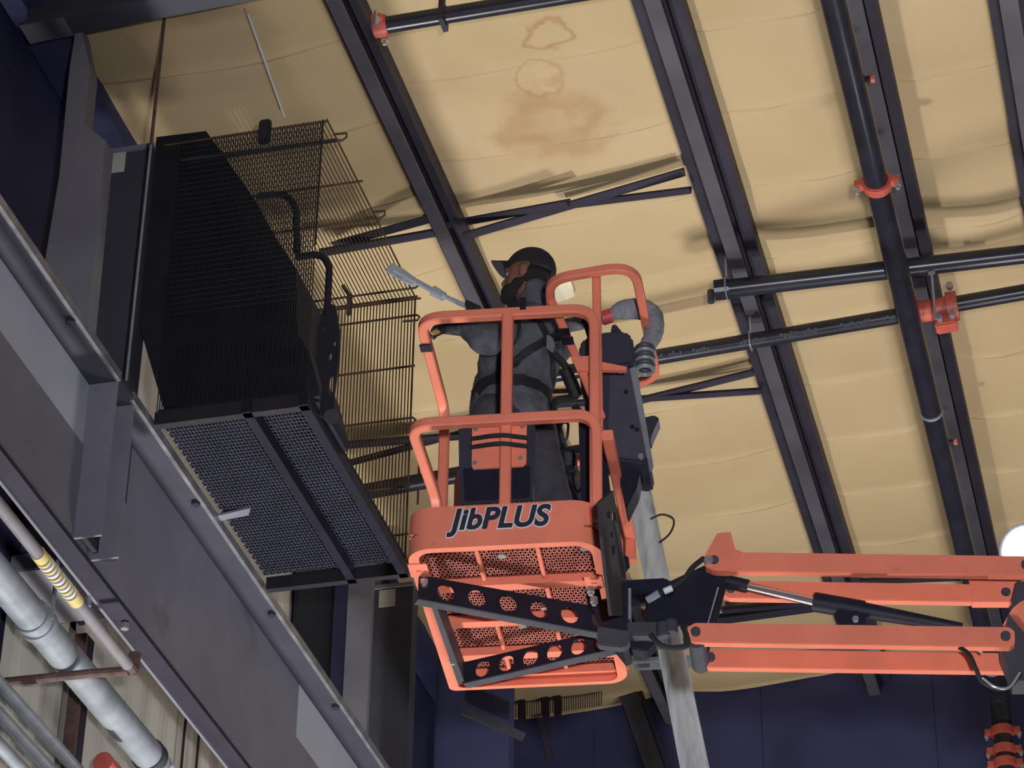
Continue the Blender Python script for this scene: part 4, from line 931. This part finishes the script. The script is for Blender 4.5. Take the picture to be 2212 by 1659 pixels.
# ================================================================== the worker in the basket
def fuse(mb, voxel, smooth_it, name, material, parent, disp=None):
    """union of rounded pieces into one continuous surface"""
    me = bpy.data.meshes.new('tmp'); me.from_pydata(mb.v, [], mb.f)
    bm = bmesh.new(); bm.from_mesh(me); bmesh.ops.recalc_face_normals(bm, faces=bm.faces[:]); bm.to_mesh(me); bm.free()
    ob = bpy.data.objects.new('tmp', me); COL.objects.link(ob)
    r = ob.modifiers.new('r', 'REMESH'); r.mode = 'VOXEL'; r.voxel_size = voxel
    s = ob.modifiers.new('s', 'SMOOTH'); s.iterations = smooth_it; s.factor = 0.5
    if disp:
        tx = bpy.data.textures.new('folds', 'CLOUDS'); tx.noise_scale = disp[1]
        dm_ = ob.modifiers.new('d', 'DISPLACE'); dm_.texture = tx; dm_.texture_coords = 'GLOBAL'; dm_.strength = disp[0]; dm_.mid_level = 0.5
    dg = bpy.context.evaluated_depsgraph_get(); m2 = bpy.data.meshes.new_from_object(ob.evaluated_get(dg)); m2.name = name
    bpy.data.objects.remove(ob)
    m2.transform(ROOTM[parent.name].inverted()); m2.materials.clear()
    return finish(name, m2, material, parent, True, None)
def capsule(mb, a, b, ra, rb, n=14):
    mb.ball(a, ra, n=n, m=8); mb.ball(b, rb, n=n, m=8); mb.cyl(a, b, ra, n, rb)
FL = FZ + 0.003
per = thing('person', 'worker in grey jacket, black cap and harness holding a vacuum wand', 'person', L(0.40, 0.62, FL), YAW)
Fd = (BX * -0.86 + BY * 0.50).normalized(); Ld = ZU.cross(Fd).normalized()      # facing left and away; his left is toward the camera
hip = L(0.315, 0.62, 0.98); waist = L(0.335, 0.61, 1.14); chest = L(0.385, 0.60, 1.33); neck = L(0.422, 0.60, 1.52)
shL, shR = L(0.42, 0.60, 1.335) + Ld * 0.16, L(0.41, 0.60, 1.40) - Ld * 0.175
elL = py_(1052, 736, 0.34); wrL = py_(1000, 702, 0.36); hdL = py_(968, 703, 0.36)
elR = py_(1130, 700, 0.80) - ZU * 0.06; wrR = w3 + (w3 - w2) * 0.1 + BY * 0.03 - ZU * 0.03; hdR = w3 + ZU * 0.0 - ns * 0.0
kn = [L(0.30, 0.50, 0.55), L(0.50, 0.72, 0.55)]; an = [L(0.33, 0.56, FL + 0.09), L(0.52, 0.78, FL + 0.09)]
hj = [hip + Ld * 0.085 - ZU * 0.05, hip - Ld * 0.085 - ZU * 0.05 + BX * 0.04]
head = py_(1141, 600, 0.60)
Hf = (BX * -0.965 + BY * 0.20 + ZU * 0.12).normalized(); Hl = ZU.cross(Hf).normalized(); Hu = Hf.cross(Hl).normalized()
# body: one continuous surface
b = MB()
capsule(b, hip, waist, 0.125, 0.12); capsule(b, waist, chest, 0.12, 0.13); capsule(b, chest, neck - ZU * 0.06, 0.13, 0.07)
capsule(b, neck - ZU * 0.06, head - Hu * 0.06 - Hf * 0.01, 0.06, 0.058)
for s, e, w_ in ((shL, elL, wrL), (shR, elR, wrR)): capsule(b, chest + ZU * 0.07, s, 0.08, 0.065); capsule(b, s, e, 0.055, 0.042); capsule(b, e, w_, 0.042, 0.029)
for i in (0, 1): capsule(b, hj[i], kn[i], 0.085, 0.058); capsule(b, kn[i], an[i], 0.057, 0.040); capsule(b, an[i] - ZU * 0.045, an[i] + Fd * 0.15 - ZU * 0.055, 0.040, 0.030)
b.ball(head + Hu * 0.02, 0.098, 0.076, 0.105, (Hf, Hl, Hu), 20, 14)                     # skull
b.ball(head + Hf * 0.045 - Hu * 0.045, 0.055, 0.056, 0.065, (Hf, Hl, Hu))               # jaw and face
b.ball(head + Hf * 0.088 - Hu * 0.085, 0.018, 0.024, 0.018, (Hf, Hl, Hu))               # chin
capsule(b, head + Hf * 0.094 + Hu * 0.012, head + Hf * 0.112 - Hu * 0.026, 0.009, 0.014)  # nose
b.ball(head + Hf * 0.092 + Hu * 0.028, 0.014, 0.05, 0.012, (Hf, Hl, Hu))                # brow
b.ball(head + Hf * 0.097 - Hu * 0.056, 0.011, 0.024, 0.011, (Hf, Hl, Hu))               # lips
for s in (1, -1): b.ball(head - Hf * 0.004 + Hl * 0.080 * s - Hu * 0.008, 0.020, 0.010, 0.034, (Hf, Hl, Hu))   # ears
def hand(mb, wrist, out, palm_n, curl, k=1.0):
    """palm, four unequal curled fingers and a thumb from the side of the palm"""
    sd = out.cross(palm_n).normalized()
    pc = wrist + out * 0.045
    mb.ball(pc, 0.048, 0.040, 0.017, (out, sd, palm_n), 14, 8)
    for i, (o_, ln) in enumerate(((-0.030, 0.070), (-0.010, 0.078), (0.010, 0.074), (0.029, 0.058))):
        p = wrist + out * 0.082 + sd * o_; d = out.copy(); c_ = p
        for sgm, fr in enumerate((0.45, 0.32, 0.25)):
            d = (d * math.cos(curl) + palm_n * math.sin(curl)).normalized() if sgm else (d * math.cos(curl * 0.6) + palm_n * math.sin(curl * 0.6)).normalized()
            q = c_ + d * ln * fr * k; capsule(mb, c_, q, 0.0092 - 0.0008 * sgm, 0.0086 - 0.0008 * sgm, 8); c_ = q
    t0 = wrist + out * 0.025 - sd * 0.034; t1 = t0 + (out * 0.5 - sd * 0.7 + palm_n * 0.4).normalized() * 0.032; t2 = t1 + (out * 0.8 + palm_n * 0.6).normalized() * 0.030
    capsule(mb, t0, t1, 0.012, 0.011, 8); capsule(mb, t1, t2, 0.011, 0.009, 8)
oL = (hdL - wrL).normalized(); oL = (oL - ZU * 0.12).normalized(); oR = (w3 - wrR).normalized()
pnL = (Fd * 0.2 + BY * 0.9 - ZU * 0.3); pnL = (pnL - oL * pnL.dot(oL)).normalized()
hand(b, wrL, oL, pnL, 0.45)
wdir = (w1 - w3).normalized(); oR = (wdir * -0.1 + ZU * 0.6 - BY * 0.5); oR = (oR - wdir * oR.dot(wdir)).normalized(); pnR = wdir.cross(oR).normalized()
fuse(b, 0.0085, 3, 'body', SKIN, per)
# clothing
j = MB()
capsule(j, hip + ZU * 0.03, waist, 0.172, 0.165); capsule(j, waist, chest, 0.165, 0.178)
j.ball(chest + ZU * 0.02, 0.15, 0.205, 0.12, (Fd, Ld, ZU)); j.ball(waist + ZU * 0.05, 0.14, 0.185, 0.2, (Fd, Ld, ZU)); j.ball(hip + ZU * 0.06, 0.145, 0.18, 0.12, (Fd, Ld, ZU))
capsule(j, chest + ZU * 0.07, neck - ZU * 0.03, 0.125, 0.068); capsule(j, neck - ZU * 0.02, neck + ZU * 0.055 - Fd * 0.015, 0.080, 0.074)   # raised collar / hood
for s, e, w_ in ((shL, elL, wrL), (shR, elR, wrR)): capsule(j, s, e, 0.080, 0.064); capsule(j, e, e + (w_ - e) * 0.9, 0.066, 0.047)
jk = fuse(j, 0.011, 5, 'jacket', HOOD, per, (0.030, 0.09))
t_ = MB(); capsule(t_, hip + ZU * 0.02, hip - ZU * 0.05, 0.145, 0.14)
for i in (0, 1): capsule(t_, hj[i], kn[i], 0.112, 0.085); capsule(t_, kn[i], an[i] + ZU * 0.02, 0.084, 0.068)
fuse(t_, 0.012, 4, 'trousers', TROU, per, (0.022, 0.08))
bo = MB()
for i in (0, 1): capsule(bo, an[i] - ZU * 0.035, an[i] + Fd * 0.16 - ZU * 0.045, 0.052, 0.044); capsule(bo, an[i] + ZU * 0.05, an[i] - ZU * 0.03, 0.055, 0.055)
fuse(bo, 0.01, 2, 'boots', RUBBER, per)
# gloves
g = MB(); hand(g, wrL, oL, pnL, 0.45); capsule(g, wrL + (elL - wrL) * 0.18, wrL + oL * 0.05, 0.040, 0.036); g.ball(wrL + oL * 0.05, 0.055, 0.045, 0.024, (oL, oL.cross(pnL).normalized(), pnL))
fuse(g, 0.0055, 2, 'left_glove', GLOVE, per)
c = wrL + oL * 0.115 - ZU * 0.028 - BY * 0.012; MB().ball(c, 0.022, 0.012, 0.012, (oL, BY, ZU)).build('glove_patch', GLOVEY, per, smooth=True)
g = MB(); capsule(g, wrR + (elR - wrR) * 0.15, wrR, 0.038, 0.034)
for k in range(4):                                               # fingers wrapped round the wand
    c0 = w3 + wdir * (0.012 + 0.021 * k); pts = [c0 + (oR * math.cos(a) + pnR * math.sin(a)) * 0.021 for a in [math.radians(x) for x in (150, 90, 30, -30, -90)]]
    pts = [c0 + (ZU * math.cos(a) + BY * math.sin(a)) * (0.022 if k < 3 else 0.020) for a in [math.radians(x) for x in (150, 90, 20, -50, -110, -150)]]
    for p, q in zip(pts, pts[1:]): capsule(g, p, q, 0.0095, 0.009, 8)
capsule(g, wrR, w3 + wdir * 0.03 + BY * 0.03 - ZU * 0.012, 0.032, 0.030); capsule(g, w3 + BY * 0.02 - ZU * 0.02, w3 + wdir * 0.07 - ZU * 0.02, 0.013, 0.010)
fuse(g, 0.0055, 2, 'right_glove', GLOVE, per)
# cap
cp = MB(); cc = head + Hu * 0.030 - Hf * 0.006
cp.ball(cc, 0.112, 0.090, 0.112, (Hf, Hl, Hu), 24, 16)
vs = cp.v; keep = [i for i, p in enumerate(vs) if (p - cc).dot(Hu) > -0.018 - 0.25 * (p - cc).dot(Hf) * (-1 if (p - cc).dot(Hf) < 0 else 0)]
ks = set(keep); cp.f = [f for f in cp.f if all(i in ks for i in f)]
cpo = cp.build('cap', CAPM, per, smooth=True)
sm = cpo.modifiers.new('thickness', 'SOLIDIFY'); sm.thickness = 0.004; sm.offset = 1
br = MB(); n = 10; top = []
bu = (Hf * 0.90 + Hu * 0.36).normalized()
for i in range(n + 1):
    a = -1.15 + 2.3 * i / n; p0_ = cc + Hf * 0.104 * math.cos(a) + Hl * 0.084 * math.sin(a) + Hu * 0.012
    q0_ = cc + Hf * 0.075 + Hu * 0.012 + Hl * 0.074 * math.sin(a) + bu * (0.03 + 0.085 * math.cos(a) ** 0.5) - Hu * 0.016 * math.sin(a) ** 2
    top += [p0_, q0_]
br.add(top + [p - Hu * 0.004 for p in top], [(2 * i, 2 * i + 2, 2 * i + 3, 2 * i + 1) for i in range(n)] + [(2 * n + 2 + 2 * i, 2 * n + 3 + 2 * i, 2 * n + 5 + 2 * i, 2 * n + 4 + 2 * i) for i in range(n)] + [(2 * i + 1, 2 * i + 3, 2 * n + 5 + 2 * i, 2 * n + 3 + 2 * i) for i in range(n)])
br.build('brim', CAPM, cpo, smooth=True)
MB().ball(cc + Hu * 0.112, 0.009, 0.009, 0.005).build('button', CAPM, cpo, smooth=True)
# beard, hair, eye
bd = MB(); bd.ball(head + Hf * 0.058 - Hu * 0.078, 0.056, 0.060, 0.042, (Hf, Hl, Hu)); bd.ball(head + Hf * 0.02 - Hu * 0.055, 0.05, 0.073, 0.045, (Hf, Hl, Hu)); bd.ball(head + Hf * 0.085 - Hu * 0.10, 0.03, 0.035, 0.028, (Hf, Hl, Hu))
fuse(bd, 0.007, 2, 'beard', HAIR, per, (0.006, 0.012))
hr = MB(); hr.ball(head - Hf * 0.030 - Hu * 0.012, 0.082, 0.081, 0.068, (Hf, Hl, Hu)); fuse(hr, 0.007, 2, 'hair', HAIR, per, (0.006, 0.012))
for s in (1, -1):
    e = head + Hf * 0.0835 + Hl * 0.030 * s + Hu * 0.006
    eo = MB().ball(e, 0.011, 0.012, 0.009, (Hf, Hl, Hu), 12, 8).build('eye', mat('eye_white', (0.30, 0.28, 0.26), 0.4, var=0.05), per, smooth=True)
    MB().ball(e + Hf * 0.007, 0.005, 0.006, 0.006, (Hf, Hl, Hu), 10, 6).build('iris', INK, eo, smooth=True)
# harness webbing laid onto the jacket
def webbing(pts, nm='harness_strap', wid=0.040):
    P = catmull(pts, 8); vs = []; fs = []
    for i, p in enumerate(P):
        tdir = (P[min(i + 1, len(P) - 1)] - P[max(i - 1, 0)]).normalized(); out = (p - (hip * 0.4 + chest * 0.6)); out = (out - tdir * out.dot(tdir)).normalized(); s = tdir.cross(out).normalized()
        vs += [p + s * wid * k for k in (-0.5, -0.17, 0.17, 0.5)]
    for i in range(len(P) - 1):
        for k in range(3): fs.append((i * 4 + k, i * 4 + k + 1, i * 4 + 5 + k, i * 4 + 4 + k))
    inv = ROOTM[per.name].inverted()
    me = bpy.data.meshes.new(nm); me.from_pydata([inv @ v for v in vs], [], fs)
    ob = bpy.data.objects.new('tmp', me); COL.objects.link(ob); ob.matrix_world = ROOTM[per.name]
    jt = bpy.data.objects.new('tmpj', jk.data); COL.objects.link(jt); jt.matrix_world = ROOTM[per.name]
    sw = ob.modifiers.new('w', 'SHRINKWRAP'); sw.target = jt; sw.wrap_method = 'NEAREST_SURFACEPOINT'; sw.wrap_mode = 'ABOVE_SURFACE'; sw.offset = 0.005
    so = ob.modifiers.new('t', 'SOLIDIFY'); so.thickness = 0.004
    bpy.context.view_layer.update(); dg = bpy.context.evaluated_depsgraph_get(); m2 = bpy.data.meshes.new_from_object(ob.evaluated_get(dg)); m2.name = nm
    bpy.data.objects.remove(ob); bpy.data.objects.remove(jt)
    m2.materials.clear(); return finish(nm, m2, HARN, per, False, None)
Bk = -Fd
def tor(z, ang, r=0.2):     # point around the torso: ang 0 = straight back, positive toward his left (the camera side)
    t = (z - 0.98) / (1.53 - 0.98); c = hip + (neck - hip) * t; a = math.radians(ang); return V((c.x, c.y, B0.z + z)) + (Bk * math.cos(a) + Ld * math.sin(a)) * r
webbing([tor(1.50, 100, 0.16), tor(1.45, 70), tor(1.33, 35), tor(1.20, 0), tor(1.08, -40)])
webbing([tor(1.50, -100, 0.16), tor(1.45, -60), tor(1.33, -10), tor(1.20, 35), tor(1.08, 75), tor(1.02, 105)])
webbing([tor(1.06, -90), tor(1.05, -45), tor(1.05, 0), tor(1.05, 45), tor(1.06, 90), tor(1.06, 130)], 'waist_belt', 0.06)
webbing([tor(1.40, 62), tor(1.28, 66), tor(1.12, 70)], 'side_strap', 0.035)
c = tor(1.245, 12, 0.185); MB().box(c, ZU * 0.035, Ld * 0.022, Bk * 0.006).build('dorsal_plate', VACL, per, bevel=0.003)
ly = thing('lanyard', 'black fall-arrest lanyard running from the harness to the basket rail', 'lanyard', tor(1.1, 0, 0.22))
MB().tube(catmull([tor(1.20, 5, 0.20), tor(1.14, -10, 0.24), tor(1.05, -25, 0.28), py_(1200, 868, 0.55), py_(1200, 905, 0.8)]), 0.016, 8).build('strap', HARN, ly, smooth=True)
MB().cyl(tor(1.13, -8, 0.24), tor(1.03, -22, 0.285), 0.028, 12).build('shock_pack', HARN, ly, smooth=True)

# ================================================================== floodlight at the right edge
fp = atZ(2222, 1192, 14.2)
fd = thing('floodlight', 'dazzling round floodlight at the right edge above the jib', 'lamp', fp)
n_ = (CAM + V((0.4, 0, 0)) - fp).normalized()
MB().cyl(fp + n_ * 0.0, fp - n_ * 0.16, 0.15, 28, r2=0.09).build('housing', GREYP, fd, smooth=True)
MB().cyl(fp + n_ * 0.012, fp + n_ * 0.004, 0.132, 28).build('lens', LAMPM, fd, smooth=True)
MB().tube(fillet([fp - n_ * 0.10, fp - n_ * 0.10 + W0 * 0.9, V((0, 0, 0)) + fp - n_ * 0.10 + W0 * 0.9 + ZU * (zc(lat(fp) + 0.9, dep(fp)) - fp.z - 0.12)], 0.1), 0.014, 8).build('bracket_arm', GREYP, fd, smooth=True)

# ------------------------------------------------------------------ small things near the roof and the end wall
fl_ = MB(); base = [(1196, 604, 0.075), (1226, 586, 0.075), (1238, 622, 0.09), (1241, 640, 0.10), (1224, 648, 0.11), (1200, 654, 0.09)]
fl_.prism([roof(x, y, o) for x, y, o in base], ZU * 0.004)
tag(fl_.build('insulation_flap', mat('cream_facing', (0.74, 0.68, 0.50), 0.7, var=0.1)), 'torn cream flap of insulation facing behind the cap', 'flap')
dP = 15.2
def wp(x, y, d_): return atp(x, y, grid(0, d_, 0), U)
pz1 = wp(990, 1300, dP).z
tag(MB().prism([grid(-4.47, dP, 0), grid(lat(wp(1101, 1500, dP)), dP, 0), grid(lat(wp(1101, 1500, dP)), dP, pz1), grid(-4.47, dP, pz1)], U * 0.12).build('dark_partition', NAVY), 'tall dark partition between far column and basket', 'partition')
sc_ = thing('wire_screen', 'pale wire screen with posts seen just under the basket', 'screen', wp(1200, 1550, D_WALL - 0.3))
for x in (1127, 1178, 1204):
    MB().bar(wp(x, 1494, D_WALL - 0.3), wp(x + 1, 1560 - (x - 1101) * 0.14, D_WALL - 0.3), 0.05, 0.03, U).build('post', PURLIN, sc_)
m = MB()
for i in range(40):
    x = 1104 + i * 5; m.cyl(wp(x, 1494, D_WALL - 0.28), wp(x, 1552 - (x - 1101) * 0.14, D_WALL - 0.28), 0.0035, 4)
o_ = m.build('wires', GREYP, sc_); o_['kind'] = 'stuff'
for (a, b, lb) in (((1000, 1535), (1130, 1592), 'faint grey strut slanting across the dark partition'), ((1170, 1552), (1188, 1640), 'faint grey upright on the dark end wall')):
    P1, P2 = wp(*a, dP - 0.06 if a[0] < 1100 else D_WALL - 0.06), wp(*b, dP - 0.06 if a[0] < 1100 else D_WALL - 0.06)
    tag(MB().bar(P1, P2, 0.05, 0.03, U).build('faint_strut', GREYP), lb, 'strut')
